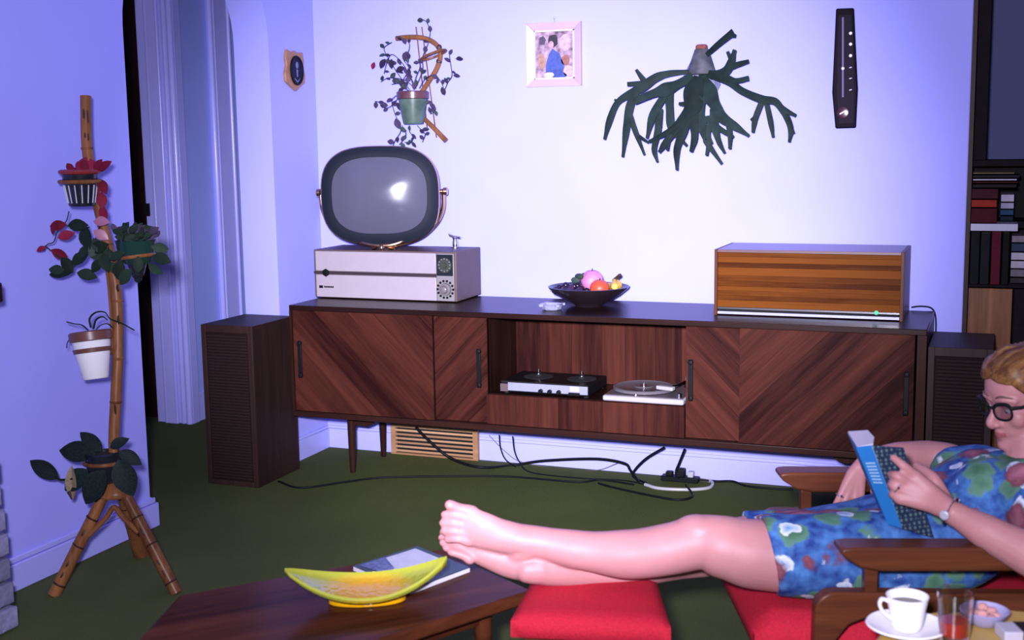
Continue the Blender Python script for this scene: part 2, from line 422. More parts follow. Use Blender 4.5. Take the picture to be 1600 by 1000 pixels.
# ================================================================ THE ROOM
def struct(name, mb, mat, label, parent=None, **k):
    o = obj(name, mb, mat, parent, **k)
    if parent is None: tag(o, label, None, None, 'structure')
    return o
XR = 2.581
struct('floor', MB().box(-3.2, 5.5, -6.5, 3.0, -0.05, 0.0), MT['carpet'], 'moss green fitted carpet over the whole floor')
struct('ceiling', MB().box(-3.2, 5.5, -6.5, 3.0, 2.42, 2.5), MT['ceil'], 'plain pale ceiling above the room')
struct('wall_back', MB().box(-0.16, XR, 0.0, 0.12, 0.0, 2.42), MT['wall'], 'pale lilac-blue back wall behind the sideboard', bevel=0.004)
YF, YN = -0.35, -1.222      # far and near jamb of the archway
arc = [(0.0, 0.0), (0.0, 2.42), (-3.6, 2.42), (-3.6, 0.0), (YN, 0.0), (YN, 1.70)]
for i in range(1, 13):
    a = math.pi / 2 * i / 12; arc.append((YN + 0.35 - 0.35 * math.cos(a), 1.70 + 0.35 * math.sin(a)))
for i in range(0, 13):
    a = math.pi / 2 * (1 - i / 12); arc.append((YF - 0.35 + 0.35 * math.cos(a), 1.70 + 0.35 * math.sin(a)))
arc.append((YF, 0.0))
struct('wall_left', MB().prism([(0, y, z) for y, z in arc], Vector((-0.16, 0, 0))), MT['wall'], 'lilac-blue left wall with an open round-cornered archway', smooth=30)
struct('baseboard_back', MB().box(0, XR, -0.014, 0.0, 0.0, 0.085).box(0, XR, -0.009, 0, 0.085, 0.097), MT['trim'], 'low white baseboard along the back wall', bevel=0.002)
struct('baseboard_left', MB().box(0, 0.014, YF, -0.014, 0, 0.085).box(0, 0.009, YF, -0.014, 0.085, 0.097), MT['trim'], 'short baseboard between archway and room corner', bevel=0.002)
struct('baseboard_arch', MB().box(0, 0.014, -3.6, YN + 0.03, 0, 0.085).box(0, 0.009, -3.6, YN + 0.02, 0.085, 0.105).box(-0.16, -0.001, YN + 0.001, YN + 0.029, 0, 0.084).box(-0.16, -0.001, YN + 0.001, YN + 0.019, 0.085, 0.104),
       MT['trim'], 'baseboard wrapping the near jamb of the archway', bevel=0.006)
# hallway beyond the arch
HX, HY = -0.859, 0.18
struct('wall_hall', MB().box(HX - 0.165, HX, HY + 0.012, 2.6, 0, 2.42), MT['hallwall'], 'blue hallway wall seen through the archway')
struct('baseboard_hall', MB().box(HX, HX + 0.012, HY + 0.05, 0.47, 0, 0.14), MT['trim'], 'white baseboard in the hallway beyond the arch', bevel=0.003)
cs = MB()
cs.box(HX - 0.178, HX + 0.012, HY - 0.002, HY + 0.012, 0, 2.12)
cs.tube([(HX + 0.006, HY, 0), (HX + 0.006, HY, 2.12)], 0.016, 12).tube([(HX - 0.028, HY, 0), (HX - 0.028, HY, 2.12)], 0.010, 12)
cs.box(HX - 0.118, HX - 0.060, HY - 0.016, HY + 0.01, 0, 2.12).tube([(HX - 0.118, HY - 0.008, 0), (HX - 0.118, HY - 0.008, 2.12)], 0.010, 12)
cs.tube([(HX - 0.060, HY - 0.008, 0), (HX - 0.060, HY - 0.008, 2.12)], 0.009, 12)
cs.box(HX - 0.006, HX + 0.022, HY + 0.005, HY + 0.06, 0, 2.12)
t1 = struct('trim_1', cs, MT['trim'], 'moulded white door casing at the left of the hallway', bevel=0.003)
obj('latch_plate', MB().box(HX - 0.178, HX - 0.155, HY - 0.010, HY - 0.001, 0.985, 1.045).box(HX - 0.182, HX - 0.160, HY - 0.018, HY - 0.008, 1.005, 1.025), MT['black'], t1)
c2 = MB()
c2.box(HX, HX + 0.018, 0.470, 0.640, 0, 2.12)
for yy, rr in ((0.478, 0.014), (0.505, 0.010), (0.628, 0.012)): c2.tube([(HX + 0.016, yy, 0), (HX + 0.016, yy, 2.12)], rr, 12)
struct('trim_2', c2, MT['trim'], 'moulded white door casing beside the archway reveal', bevel=0.003)
d1 = struct('dark_room_slab', MB().box(-2.0, HX - 0.19, HY + 0.06, HY + 0.10, 0.005, 2.1), MT['walnut_v'], 'near-black slab added in place of the dark room beyond the arch')  # added slab; its near-black colour stands for the darkness of the room beyond
for z0, z1 in ((0.15, 0.95), (1.1, 1.95)): obj('panel', MB().box(-1.9, HX - 0.30, HY + 0.052, HY + 0.06, z0, z1), MT['walnut_v'], d1, bevel=0.004)
struct('wall_hall_end', MB().box(-3.2, -0.16, 2.6, 2.7, 0, 2.42), MT['hallwall'], 'far end wall of the hallway beyond the arch')
struct('wall_hall_side', MB().box(-0.16, -0.06, 0.12, 2.6, 0, 2.42), MT['hallwall'], 'near side wall of the hallway behind the back wall')
# recess to the right of the back wall
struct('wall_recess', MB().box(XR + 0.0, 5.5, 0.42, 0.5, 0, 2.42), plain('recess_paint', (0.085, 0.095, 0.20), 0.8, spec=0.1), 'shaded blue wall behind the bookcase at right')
struct('trim_3', MB().box(XR, XR + 0.014, -0.004, 0.40, 0, 2.42), MT['speaker'], 'dark strip finishing the right end of the back wall')
# fireplace brickwork cut by the left edge of the picture
hb = struct('wall_hearth', MB().box(0.016, 0.150, -2.62, -2.098, 0, 0.90), plain('mortar', (0.12, 0.12, 0.17), 0.9, var=0.2, bump=0.3), 'pale grey brick fireplace side at the far left')
bm1 = plain('pale_brick', (0.20, 0.19, 0.30), 0.85, var=0.25, scale=40, bump=0.4, rnd=0.25)
zz = 0.004; i = 0
while zz < 0.83:
    off = 0.10 if i % 2 else 0.0
    for k in range(-1, 3):
        y1 = -2.088 - k * 0.21 + (off - 0.10 if off else 0); y0 = y1 - 0.202
        y1 = min(y1, -2.088); y0 = max(y0, -2.62)
        if y1 - y0 < 0.03: continue
        jit = random.uniform(-0.004, 0.006)
        obj('brick', MB().box(0.02, 0.226 + jit - 0.075 * zz, y0, y1 + jit * 0.5, zz, zz + 0.060), bm1, hb, bevel=0.006)
    zz += 0.068; i += 1
mo = obj('mantel_shelf', MB().box(0.004, 0.236, -2.70, -2.070, 0.90, 0.955), MT['walnut'], None, bevel=0.006)
tag(mo, 'dark wooden mantel shelf end at the far left edge', 'mantel shelf')

# ================================================================ SIDEBOARD
XL, XRS, YFR, YBK, ZB, ZT = 0.128, 2.488, -0.486, -0.03, 0.2476, 0.688
sb = thing('sideboard', 'long low walnut sideboard with sliding herringbone doors and an open bay', 'sideboard', (1.3, -0.25, 0))
TH = 0.020
obj('top_board', MB().box(XL, XRS, YFR, YBK, ZT - TH, ZT), MT['walnut'], sb, bevel=0.002)
obj('bottom_board', MB().box(XL, XRS, YFR, YBK, ZB, ZB + 0.022), MT['walnut'], sb, bevel=0.002)
obj('side_panel', MB().box(XL, XL + 0.010, YFR, YBK, ZB + 0.022, ZT - TH), MT['walnut_v'], sb)
obj('side_panel', MB().box(XRS - 0.028, XRS, YFR, YBK, ZB + 0.022, ZT - TH), MT['walnut_v'], sb)
obj('back_board', MB().box(XL + 0.01, XRS - 0.028, YBK - 0.008, YBK, ZB + 0.022, ZT - TH), MT['walnut'], sb)
for x in (0.930, 1.700): obj('divider', MB().box(x, x + 0.018, -0.448, YBK - 0.01, ZB + 0.022, ZT - TH), MT['walnut_v'], sb)
Z0, Z1 = ZB + 0.023, ZT - TH - 0.001
def clip(poly, nx, nz, c):
    out = []
    for i in range(len(poly)):
        a, b = poly[i - 1], poly[i]; da = a[0] * nx + a[1] * nz - c; db = b[0] * nx + b[1] * nz - c
        if (da < 0) != (db < 0):
            t = da / (da - db); out.append((a[0] + (b[0] - a[0]) * t, a[1] + (b[1] - a[1]) * t))
        if db >= 0: out.append(b)
    return out
def diag_door(x0, x1, y, rising, hx, label):
    dr = obj('door', MB().box(x0, x1, y + 0.006, y + 0.018, Z0, Z1), MT['walnut_v'], sb); dr['label'] = label
    s = 1 if rising else -1
    nx, nz = -s / math.sqrt(2), 1 / math.sqrt(2)
    rect = [(x0, Z0), (x1, Z0), (x1, Z1), (x0, Z1)]
    cs_ = [p[0] * nx + p[1] * nz for p in rect]; c = min(cs_)
    while c < max(cs_):
        wdt = random.uniform(0.045, 0.085)
        q = clip(clip(rect, nx, nz, c), -nx, -nz, -(c + wdt - 0.0007))
        if len(q) > 2:
            pr = random.uniform(-0.0006, 0.0006)
            obj('plank', MB().prism([(a, y + pr, b) for a, b in q], Vector((0, 0.006 - pr, 0))), MT['ros_up' if rising else 'ros_dn'], dr)
        c += wdt
    h = MB().box(hx - 0.008, hx + 0.008, y - 0.010, y - 0.002, 0.402, 0.548)
    for zc in (0.412, 0.538): h.lathe((hx, y, zc), [(0.009, 0), (0.009, 0.012), (0.006, 0.014)], 12, Vector((0, -1, 0)))
    obj('handle', h, MT['black'], dr, bevel=0.002)
diag_door(XL + 0.011, 0.737, -0.478, False, 0.168, 'wide left sliding door with grain falling to the right')
diag_door(0.720, 0.948, -0.456, True, 0.917, 'narrow left sliding door with grain rising to the right')
diag_door(1.696, 1.905, -0.456, False, 1.714, 'narrow right sliding door with pale falling grain')
diag_door(1.887, 2.452, -0.478, True, 2.430, 'wide right sliding door with grain rising to the right')
obj('shelf', MB().box(0.948, 1.70, -0.452, YBK - 0.01, 0.366, 0.382), MT['walnut'], sb)
xx = 0.949
for wd in (0.10, 0.13, 0.12, 0.09, 0.12, 0.10, 0.10):
    obj('back_plank', MB().box(xx, min(xx + wd - 0.0008, 1.699), -0.160 + random.uniform(-0.0006, 0.0006), -0.150, 0.383, Z1), MT['ros_v'], sb); xx += wd
xx = 0.949
for wd in (0.13, 0.15, 0.17, 0.15, 0.146):
    obj('front_plank', MB().box(xx, min(xx + wd - 0.0008, 1.695), -0.470 + random.uniform(-0.0006, 0.0006), -0.454, Z0, 0.381), MT['ros_v'], sb); xx += wd
def sb_leg(x, y, s):
    m = MB()
    sx = 1 if x < 1.3 else -1
    m.tube([(x, y, ZB - 0.02), (x, y, 0.12), (x, y, 0.0)], [0.017, 0.015, 0.011], 12)
    m.box(x - 0.022, x + 0.022, y - 0.018, y + 0.018, ZB - 0.024, ZB)
    # curved bracket running along the underside
    pts = [(x + sx * 0.004, ZB - 0.085), (x + sx * 0.022, ZB - 0.050), (x + sx * 0.075, ZB - 0.052), (x + sx * 0.10, ZB - 0.042), (x + sx * 0.125, ZB - 0.018), (x + sx * 0.17, ZB - 0.012), (x + sx * 0.17, ZB), (x, ZB)]
    m.prism([(a, y - 0.011, b) for a, b in pts], Vector((0, 0.022, 0)))
    return obj('leg', m, MT['walnut_v'], sb, bevel=0.002)
for x in (0.312, 2.30):
    for y in (-0.352, -0.085): sb_leg(x, y, 1)

# ---------------------------------------------------------------- audio gear in the open bay
td = thing('tape_deck', 'low silver-fronted tape recorder with black knobs in the open bay', 'tape recorder', (1.17, -0.35, 0.382))
obj('body', MB().box(0.995, 1.335, -0.440, -0.22, 0.389, 0.428), MT['black'], td, bevel=0.003)
obj('front_panel', MB().box(1.025, 1.333, -0.445, -0.440, 0.396, 0.426), MT['alu'], td)
obj('reel_cover', MB().box(0.995, 1.025, -0.446, -0.440, 0.392, 0.420), MT['tan'], td)
obj('trim_strip', MB().box(1.0, 1.333, -0.447, -0.4405, 0.4265, 0.431), MT['void'], td)
for x in (1.155, 1.190, 1.225): obj('knob', MB().lathe((x, -0.445, 0.401), [(0.008, 0), (0.008, 0.012), (0.006, 0.014)], 12, Vector((0, -1, 0))), MT['black'], td)
obj('meter_window', MB().box(1.268, 1.300, -0.448, -0.4448, 0.407, 0.423), plain('warm_meter_face', (0.9, 0.62, 0.45), 0.1), td)
obj('key_bank', MB().box(1.262, 1.304, -0.452, -0.4448, 0.392, 0.402), MT['black'], td)
for x in (1.10, 1.27):
    obj('reel', MB().lathe((x, -0.32, 0.428), [(0.055, 0), (0.055, 0.002), (0.014, 0.003), (0.014, 0.010)], 24), MT['void'], td)
    obj('spindle', MB().lathe((x, -0.32, 0.431), [(0.010, 0.004), (0.010, 0.012), (0.004, 0.016), (0.004, 0.028)], 12), MT['chrome'], td)
for x in (1.01, 1.32):
    for y in (-0.42, -0.24): obj('foot', MB().lathe((x, y, 0.382), [(0.009, 0), (0.009, 0.008)], 10), MT['void'], td)
tt = thing('turntable', 'record player with white plinth edge and clear platter in the open bay', 'turntable', (1.54, -0.32, 0.382))
obj('plinth', MB().box(1.395, 1.690, -0.466, -0.20, 0.384, 0.404), [MT['offwhite']], tt, bevel=0.006)
obj('deck_plate', MB().box(1.402, 1.683, -0.458, -0.207, 0.404, 0.407), plain('grey_deck', (0.10, 0.085, 0.095), 0.35), tt)
pl = obj('platter', MB().lathe((1.512, -0.335, 0.407), [(0.105, 0), (0.112, 0.003), (0.112, 0.012), (0.104, 0.014), (0.100, 0.012), (0.035, 0.012), (0.034, 0.0135), (0.004, 0.0135)], 48), plain('grey_rubber_mat', (0.13, 0.115, 0.13), 0.25), tt)
obj('record_label', MB().lathe((1.512, -0.335, 0.4208), [(0.016, 0), (0.016, 0.001), (0.003, 0.001), (0.003, 0.012)], 20), MT['chrome'], pl)
obj('arm_base', MB().lathe((1.660, -0.245, 0.407), [(0.020, 0), (0.020, 0.018), (0.012, 0.024), (0.012, 0.034)], 16), MT['black'], tt)
ta = obj('tonearm', MB().tube([(1.660, -0.245, 0.436), (1.655, -0.30, 0.436), (1.645, -0.36, 0.434), (1.628, -0.385, 0.432)], 0.0045, 8).box(1.645, 1.675, -0.25, -0.20, 0.428, 0.446), MT['chrome'], tt)
obj('head_shell', MB().hexa([(1.575, -0.405, 0.424), (1.640, -0.425, 0.424), (1.645, -0.400, 0.424), (1.582, -0.380, 0.424), (1.575, -0.405, 0.438), (1.640, -0.425, 0.438), (1.645, -0.400, 0.438), (1.582, -0.380, 0.438)]), MT['offwhite'], ta, bevel=0.003)
obj('knob', MB().lathe((1.668, -0.440, 0.407), [(0.010, 0), (0.009, 0.014), (0.004, 0.016)], 14), MT['chrome'], tt)
obj('knob', MB().lathe((1.515, -0.452, 0.407), [(0.007, 0), (0.006, 0.006), (0.003, 0.007)], 12), MT['chrome'], tt)

# ================================================================ TELEVISION
TX0, TX1, TY0, TY1, TZ0, TZ1 = 0.113, 0.744, -0.2588, -0.0156, ZT, ZT + 0.1975
tv = thing('television', 'swivel-tube television with oval grey screen above a cream base box', 'television', (0.43, -0.14, ZT))
body = obj('cabinet', MB().box(TX0, TX1, TY0, TY1, TZ0 + 0.004, TZ1), MT['tan'], tv, bevel=0.004)
fx = TX0 + 0.010; cx0 = 0.660; fy = TY0 - 0.004
obj('upper_panel', MB().box(fx, cx0 - 0.002, fy, TY0 + 0.002, TZ0 + 0.112, TZ1 - 0.006), MT['cream'], body, bevel=0.002)
obj('lower_panel', MB().box(fx, cx0 - 0.002, fy, TY0 + 0.002, TZ0 + 0.006, TZ0 + 0.097), MT['cream'], body, bevel=0.002)
st = obj('divider_strip', MB().box(TX0 + 0.002, cx0, TY0 - 0.006, TY0, TZ0 + 0.100, TZ0 + 0.110), plain('dull_bronze', (0.09, 0.065, 0.08), 0.3, 0.6), body)
obj('emblem', MB().lathe((0.170, TY0 - 0.006, TZ0 + 0.105), [(0.017, 0), (0.015, 0.004), (0.008, 0.006)], 6, Vector((0, -1, 0))), MT['black'], st)
cp = obj('control_panel', MB().box(cx0, TX1 - 0.010, fy, TY0 + 0.002, TZ0 + 0.006, TZ1 - 0.006), plain('control_silver', (0.22, 0.20, 0.21), 0.35), body, bevel=0.002)
obj('dial_window', MB().box(cx0 + 0.003, TX1 - 0.013, fy - 0.003, fy, TZ0 + 0.105, TZ1 - 0.010), plain('dial_glass', (0.012, 0.016, 0.018), 0.15), cp)
obj('dial_disc', MB().lathe((0.697, fy - 0.003, TZ0 + 0.146), [(0.030, 0), (0.029, 0.002), (0.012, 0.004), (0.011, 0.012)], 24, Vector((0, -1, 0))), plain('olive_dial', (0.045, 0.047, 0.035), 0.3), cp)
for k in range(12):
    a = 2 * math.pi * k / 12
    obj('dial_tick', MB().box(-0.0018, 0.0018, -0.001, 0.0, -0.0016, 0.0016), MT['alu'], cp).matrix_basis = Matrix.Translation((0.697 + 0.024 * math.cos(a), fy - 0.0055, TZ0 + 0.146 + 0.024 * math.sin(a)))
kb = obj('channel_knob', MB().lathe((0.697, fy, TZ0 + 0.052), [(0.026, 0), (0.024, 0.010), (0.016, 0.012), (0.013, 0.022), (0.010, 0.024)], 24, Vector((0, -1, 0))), plain('knob_grey', (0.15, 0.13, 0.13), 0.3), cp)
for k in range(14):
    a = 2 * math.pi * k / 14
    obj('channel_mark', MB().lathe((0.697 + 0.033 * math.cos(a), fy, TZ0 + 0.052 + 0.033 * math.sin(a)), [(0.0052, 0), (0.0045, 0.003)], 8, Vector((0, -1, 0))), MT['black'], cp)
bd = MB().box(0.137, 0.154, fy - 0.002, fy, TZ0 + 0.042, TZ0 + 0.053)
for k in range(6): bd.box(0.160 + k * 0.0075, 0.1655 + k * 0.0075, fy - 0.0015, fy, TZ0 + 0.044, TZ0 + 0.051)
obj('name_badge', bd, MT['black'], body)
ak = MB().lathe((0.652, -0.060, TZ1), [(0.020, 0), (0.020, 0.004), (0.011, 0.007), (0.012, 0.020), (0.009, 0.030), (0.012, 0.040), (0.006, 0.044)], 16)
ak.tube([(0.628, -0.060, TZ1 + 0.050), (0.645, -0.060, TZ1 + 0.044), (0.676, -0.060, TZ1 + 0.040)], 0.0055, 8).tube([(0.626, -0.060, TZ1 + 0.056), (0.634, -0.06, TZ1 + 0.045)], 0.005, 8)
obj('aerial_knob', ak, MT['chrome'], tv)
# tube housing, turned a little towards the room
TC = Vector((0.405, -0.225, 1.101)); TA, TB = 0.236, 0.193
TR = Matrix.Rotation(math.radians(16), 3, 'Z')
def tl(u, y, z): return TC + TR @ Vector((u, y, z))
def sell(a, b, n, th):
    c, s = math.cos(th), math.sin(th)
    return a * math.copysign(abs(c) ** (2 / n), c), b * math.copysign(abs(s) ** (2 / n), s)
def se_loft(rings, n=56, cap=True, e=2.9):
    m = MB(); v = []; f = []
    for (a, b, y, zo) in rings:
        for j in range(n):
            x, z = sell(a, b, e, 2 * math.pi * j / n); v.append(tl(x, y, z + zo))
    for i in range(len(rings) - 1):
        for j in range(n): f.append((i * n + j, i * n + (j + 1) % n, (i + 1) * n + (j + 1) % n, (i + 1) * n + j))
    if cap: f.append(list(range(n))); f.append(list(range((len(rings) - 1) * n, len(rings) * n)))
    return m.add(v, f)
hs = obj('tube_housing', se_loft([(TA - 0.002, TB - 0.002, 0.0, 0), (TA, TB, 0.012, 0), (TA - 0.004, TB - 0.004, 0.03, 0), (TA * 0.86, TB * 0.84, 0.065, 0), (TA * 0.62, TB * 0.62, 0.105, 0), (TA * 0.40, TB * 0.42, 0.14, 0), (0.06, 0.06, 0.16, 0)]), plain('housing_grey', (0.035, 0.035, 0.05), 0.4), tv, smooth=50)
obj('rim_band', se_loft([(TA - 0.001, TB - 0.001, -0.006, 0), (TA + 0.003, TB + 0.003, -0.002, 0), (TA + 0.003, TB + 0.003, 0.010, 0), (TA - 0.001, TB - 0.001, 0.014, 0)], cap=False), MT['brass'], hs, smooth=50)
mk = []
SA, SB = 0.192, 0.152
for t in (0, 0.25, 0.5, 0.75, 1.0):
    mk.append(((TA - 0.001) * (1 - t) + SA * t, (TB - 0.001) * (1 - t) + SB * t, -0.006 - 0.016 * math.sin(t * math.pi / 2), 0.001 * t))
mk.append((SA - 0.002, SB - 0.002, -0.016, 0.001))
obj('mask', se_loft(mk, cap=False, e=2.9), MT['mask'], hs, smooth=60)
sr = []
for t in (1.0, 0.9, 0.8, 0.7, 0.6, 0.5, 0.4, 0.3, 0.2, 0.1, 0.02):
    sr.append(((SA - 0.001) * t, (SB - 0.001) * t, -0.018 - 0.040 * (1 - t * t), 0.001))
obj('screen', se_loft(sr, e=2.9), MT['screen'], hs, smooth=80)
YO = 0.035
def ypt(px_, py_, dy=0.0): return tl((px_ - 593.5) * TA / 91.5, YO + dy, -(py_ - 306) * TB / 76.5)
yp = curve([ypt(a, b) for a, b in ((497, 303), (500, 330), (513, 354), (542, 376), (594, 387), (646, 376), (675, 354), (688, 330), (690, 303))], 6)
yk = obj('yoke', MB().tube(yp, 0.0085, 10), MT['brass'], tv)
for px_ in (496, 691):
    s = 1 if px_ < 600 else -1; ax = TR @ Vector((s, 0, 0))
    obj('pivot_knob', MB().lathe(ypt(px_, 301) - ax * 0.014, [(0.012, 0), (0.016, 0.003), (0.016, 0.016), (0.010, 0.020), (0.010, 0.034)], 16, ax), MT['brass'], yk)
nk = ypt(594, 387)
nm = MB().lathe((nk.x, nk.y, TZ1), [(0.055, 0), (0.050, 0.006), (0.020, 0.009), (0.016, 0.012), (0.016, max(0.014, nk.z - TZ1))], 24)
nm.limb([ypt(563, 379, -0.05), ypt(583, 383, -0.06), ypt(608, 383, -0.06), ypt(627, 378, -0.05)], 0.0065, 10)
nm.ball(ypt(596, 387, -0.066), (0.011, 0.012, 0.016))
obj('swivel_neck', nm, MT['brass'], tv)

# ================================================================ RADIO CABINET
AX0, AX1, AY0, AY1, AZ0, AZ1 = 1.7652, 2.4024, -0.3291, -0.032, ZT, ZT + 0.2322
am = thing('radio_cabinet', 'teak radio receiver box with chrome strip on the sideboard', 'radio', (2.08, -0.17, ZT))
MT['bluegrey_top'] = plain('satin_teak_top', (0.13, 0.075, 0.075), 0.3, var=0.05)
obj('side_board', MB().box(AX0, AX0 + 0.011, AY0, AY1, AZ0, AZ1), MT['teak_frame'], am, bevel=0.001)
obj('side_board', MB().box(AX1 - 0.011, AX1, AY0, AY1, AZ0, AZ1), MT['teak_frame'], am, bevel=0.001)
obj('top_board', MB().box(AX0 + 0.011, AX1 - 0.011, AY0, AY1, AZ1 - 0.010, AZ1), MT['bluegrey_top'], am, bevel=0.001)
obj('back_board', MB().box(AX0 + 0.011, AX1 - 0.011, AY1 - 0.008, AY1, AZ0 + 0.01, AZ1 - 0.01), MT['walnut'], am)
obj('base_board', MB().box(AX0 + 0.011, AX1 - 0.011, AY0 + 0.03, AY1 - 0.008, AZ0 + 0.004, AZ0 + 0.014), MT['walnut'], am)
zz = AZ0 + 0.030
while zz < AZ1 - 0.012:
    h = min(random.uniform(0.015, 0.030), AZ1 - 0.0105 - zz)
    if AZ1 - 0.0105 - zz - h < 0.008: h = AZ1 - 0.0105 - zz
    obj('slat', MB().box(AX0 + 0.0115, AX1 - 0.0115, AY0 + 0.007 + random.uniform(-0.0006, 0.0006), AY0 + 0.02, zz, zz + h - 0.0006), MT['teak'], am); zz += h
obj('chrome_strip', MB().box(AX0 + 0.012, AX1 - 0.012, AY0 + 0.004, AY0 + 0.02, AZ0 + 0.023, AZ0 + 0.029), MT['chrome'], am)
obj('dial_glass', MB().box(AX0 + 0.012, AX1 - 0.012, AY0 + 0.010, AY0 + 0.02, AZ0 + 0.014, AZ0 + 0.023), MT['void'], am)
obj('chrome_strip', MB().box(AX0 + 0.012, AX1 - 0.012, AY0 + 0.004, AY0 + 0.02, AZ0 + 0.005, AZ0 + 0.014), MT['alu'], am)
obj('pilot_lamp', MB().lathe((2.316, AY0 + 0.004, AZ0 + 0.027), [(0.008, 0), (0.006, 0.003)], 10, Vector((0, -1, 0))), plain('green_jewel', (0.12, 0.75, 0.35), 0.2), am)

# ================================================================ LOUDSPEAKERS
def loudspeaker(x0, x1, y0, y1, h, label, rot=0.0):
    t = thing('loudspeaker', label, 'loudspeaker', ((x0 + x1) / 2, (y0 + y1) / 2, 0), 'tall matching loudspeakers beside the sideboard')
    obj('cabinet', MB().box(x0, x1, y0 + 0.006, y1, 0, h), MT['speaker'], t, bevel=0.002)
    fr = MB(); wf = 0.020
    fr.box(x0, x0 + wf, y0, y0 + 0.006, 0, h).box(x1 - wf, x1, y0, y0 + 0.006, 0, h).box(x0 + wf, x1 - wf, y0, y0 + 0.006, 0, wf).box(x0 + wf, x1 - wf, y0, y0 + 0.006, h - wf * 1.4, h)
    g = obj('front_frame', fr, MT['speaker'], t, bevel=0.001)
    gr = obj('grille', MB().box(x0 + wf, x1 - wf, y0 + 0.0045, y0 + 0.006, wf, h - wf * 1.4), MT['grille'], t)
    sl = mesh_of('grille_slat', MB().box(-(x1 - x0) / 2 + wf + 0.006, (x1 - x0) / 2 - wf - 0.006, 0, 0.0032, 0, 0.0062), MT['grille_slat'])
    z = wf + 0.008
    while z < h - wf * 1.4 - 0.012:
        inst('grille_slat', sl, gr, Matrix.Translation(((x0 + x1) / 2, y0 + 0.0014, z))); z += 0.0118
    return t
loudspeaker(-0.150, 0.078, -0.675, -0.372, 0.628, 'tall dark loudspeaker standing in the archway left of the sideboard')
loudspeaker(2.492, 2.690, -0.458, -0.110, 0.628, 'tall dark loudspeaker right of the sideboard behind the reading woman')

# ================================================================ VENT GRILLE
vt = thing('vent_grille', 'slatted wooden floor-level vent grille under the sideboard', 'vent grille', (0.523, -0.02, 0))
obj('backing', MB().box(0.33, 0.715, -0.018, -0.0145, 0.006, 0.115), MT['void'], vt)
obj('frame_rail', MB().box(0.322, 0.722, -0.034, -0.0145, 0.118, 0.130), MT['ltwood'], vt)
obj('frame_rail', MB().box(0.322, 0.722, -0.034, -0.0145, 0.001, 0.008), MT['ltwood'], vt)
for x in (0.322, 0.700): obj('frame_stile', MB().box(x, x + 0.022, -0.034, -0.0145, 0.008, 0.118), MT['ltwood'], vt)
for k in range(6):
    z = 0.014 + k * 0.0175
    obj('slat', MB().hexa([(0.344, -0.033, z), (0.70, -0.033, z), (0.70, -0.018, z - 0.005), (0.344, -0.018, z - 0.005), (0.344, -0.033, z + 0.0085), (0.70, -0.033, z + 0.0085), (0.70, -0.018, z + 0.0035), (0.344, -0.018, z + 0.0035)]), MT['ltwood'], vt)

# ================================================================ CABLES
def cable(name, pts, r, label, mat='black', **k):
    o = obj(name, MB().tube(curve(pts, 8), r, 8), MT[mat], None, smooth=60)
    return tag(o, label, 'cable', 'wires hanging and trailing under the sideboard')
fz = 0.006
def fl_(a, b):
    p = at(a, b + 5, z=fz); p.y = min(p.y, -0.03); return p
cable('power_cable', [fl_(435, 747), fl_(470, 757), fl_(540, 748), fl_(600, 741), fl_(720, 739), fl_(800, 740), fl_(900, 748), fl_(940, 745), fl_(990, 752)], 0.004, 'black cable trailing over the carpet from the left loudspeaker')
cable('mains_lead', [at(650, 668, y=-0.2), at(672, 690, y=-0.16), at(705, 716, y=-0.13), at(750, 730, z=0.012), at(800, 727, y=-0.06), at(850, 720, y=-0.05), at(930, 717, y=-0.06), at(975, 724, y=-0.08), at(985, 735, y=-0.10), fl_(998, 748)], 0.0058, 'thick black lead looping in front of the vent grille')
cable('signal_wire', [at(780, 680, y=-0.12), at(782, 700, y=-0.10), at(790, 718, y=-0.09), at(805, 729, z=0.02)], 0.0028, 'short thin wire dropping just right of the vent grille')
cable('signal_wire', [at(801, 682, y=-0.14), at(804, 705, y=-0.12), at(812, 722, y=-0.10), fl_(830, 733), fl_(905, 742), fl_(970, 745), fl_(1010, 752)], 0.0028, 'thin wire dropping under the tape deck and running right')
cable('signal_wire', [at(764, 680, y=-0.06), at(790, 706, y=-0.05), at(815, 722, y=-0.04), at(870, 732, y=-0.03), at(930, 735, y=-0.03), at(965, 724, y=-0.05)], 0.0014, 'faint hair-thin wire along the baseboard', 'tan')
cable('mains_lead', [at(1038, 699, y=-0.16), at(1010, 716, y=-0.14), at(992, 734, y=-0.12), at(990, 745, z=0.012), fl_(1010, 750)], 0.0045, 'black lead slanting down under the turntable')
cable('mains_lead', [at(1070, 702, y=-0.14), at(1062, 722, y=-0.12), at(1056, 738, y=-0.11), at(1060, 746, y=-0.14)], 0.005, 'black lead dropping straight into the power strip')
cable('extension_cord', [fl_(935, 750), fl_(960, 757), fl_(1020, 770), fl_(1060, 776), fl_(1082, 770), at(1072, 758, z=0.014)], 0.0045, 'black cord looping forward on the carpet below the power strip')
cable('extension_cord', [at(1085, 748, z=0.012), fl_(1115, 747), fl_(1145, 746), fl_(1165, 754), fl_(1200, 758), fl_(1240, 760)], 0.0045, 'black cord leading right from the power strip towards the armchair')
cable('white_cable', [fl_(1008, 752), fl_(1030, 758), fl_(1075, 760), fl_(1108, 757), fl_(1112, 748), fl_(1095, 744)], 0.0065, 'white flat cord curled under the power strip', 'offwhite')
cable('speaker_wire', [at(496, 655, y=-0.05), at(490, 680, y=-0.08), at(472, 705, y=-0.18), at(452, 728, z=0.01)], 0.0022, 'thin grey wire hanging beside the left loudspeaker', 'tan')
cable('aerial_wire', [at(1424, 480, y=-0.025), at(1440, 478.5, y=-0.025), at(1456, 482, y=-0.022), at(1462, 497, y=-0.015), at(1462, 530, y=-0.015)], 0.0028, 'black wire bending over the right end of the sideboard')
ps = thing('power_strip', 'black power strip with plugs on the carpet below the turntable', 'power strip', tuple(at(1075, 752, z=0)))
c = at(1068, 752, z=0)
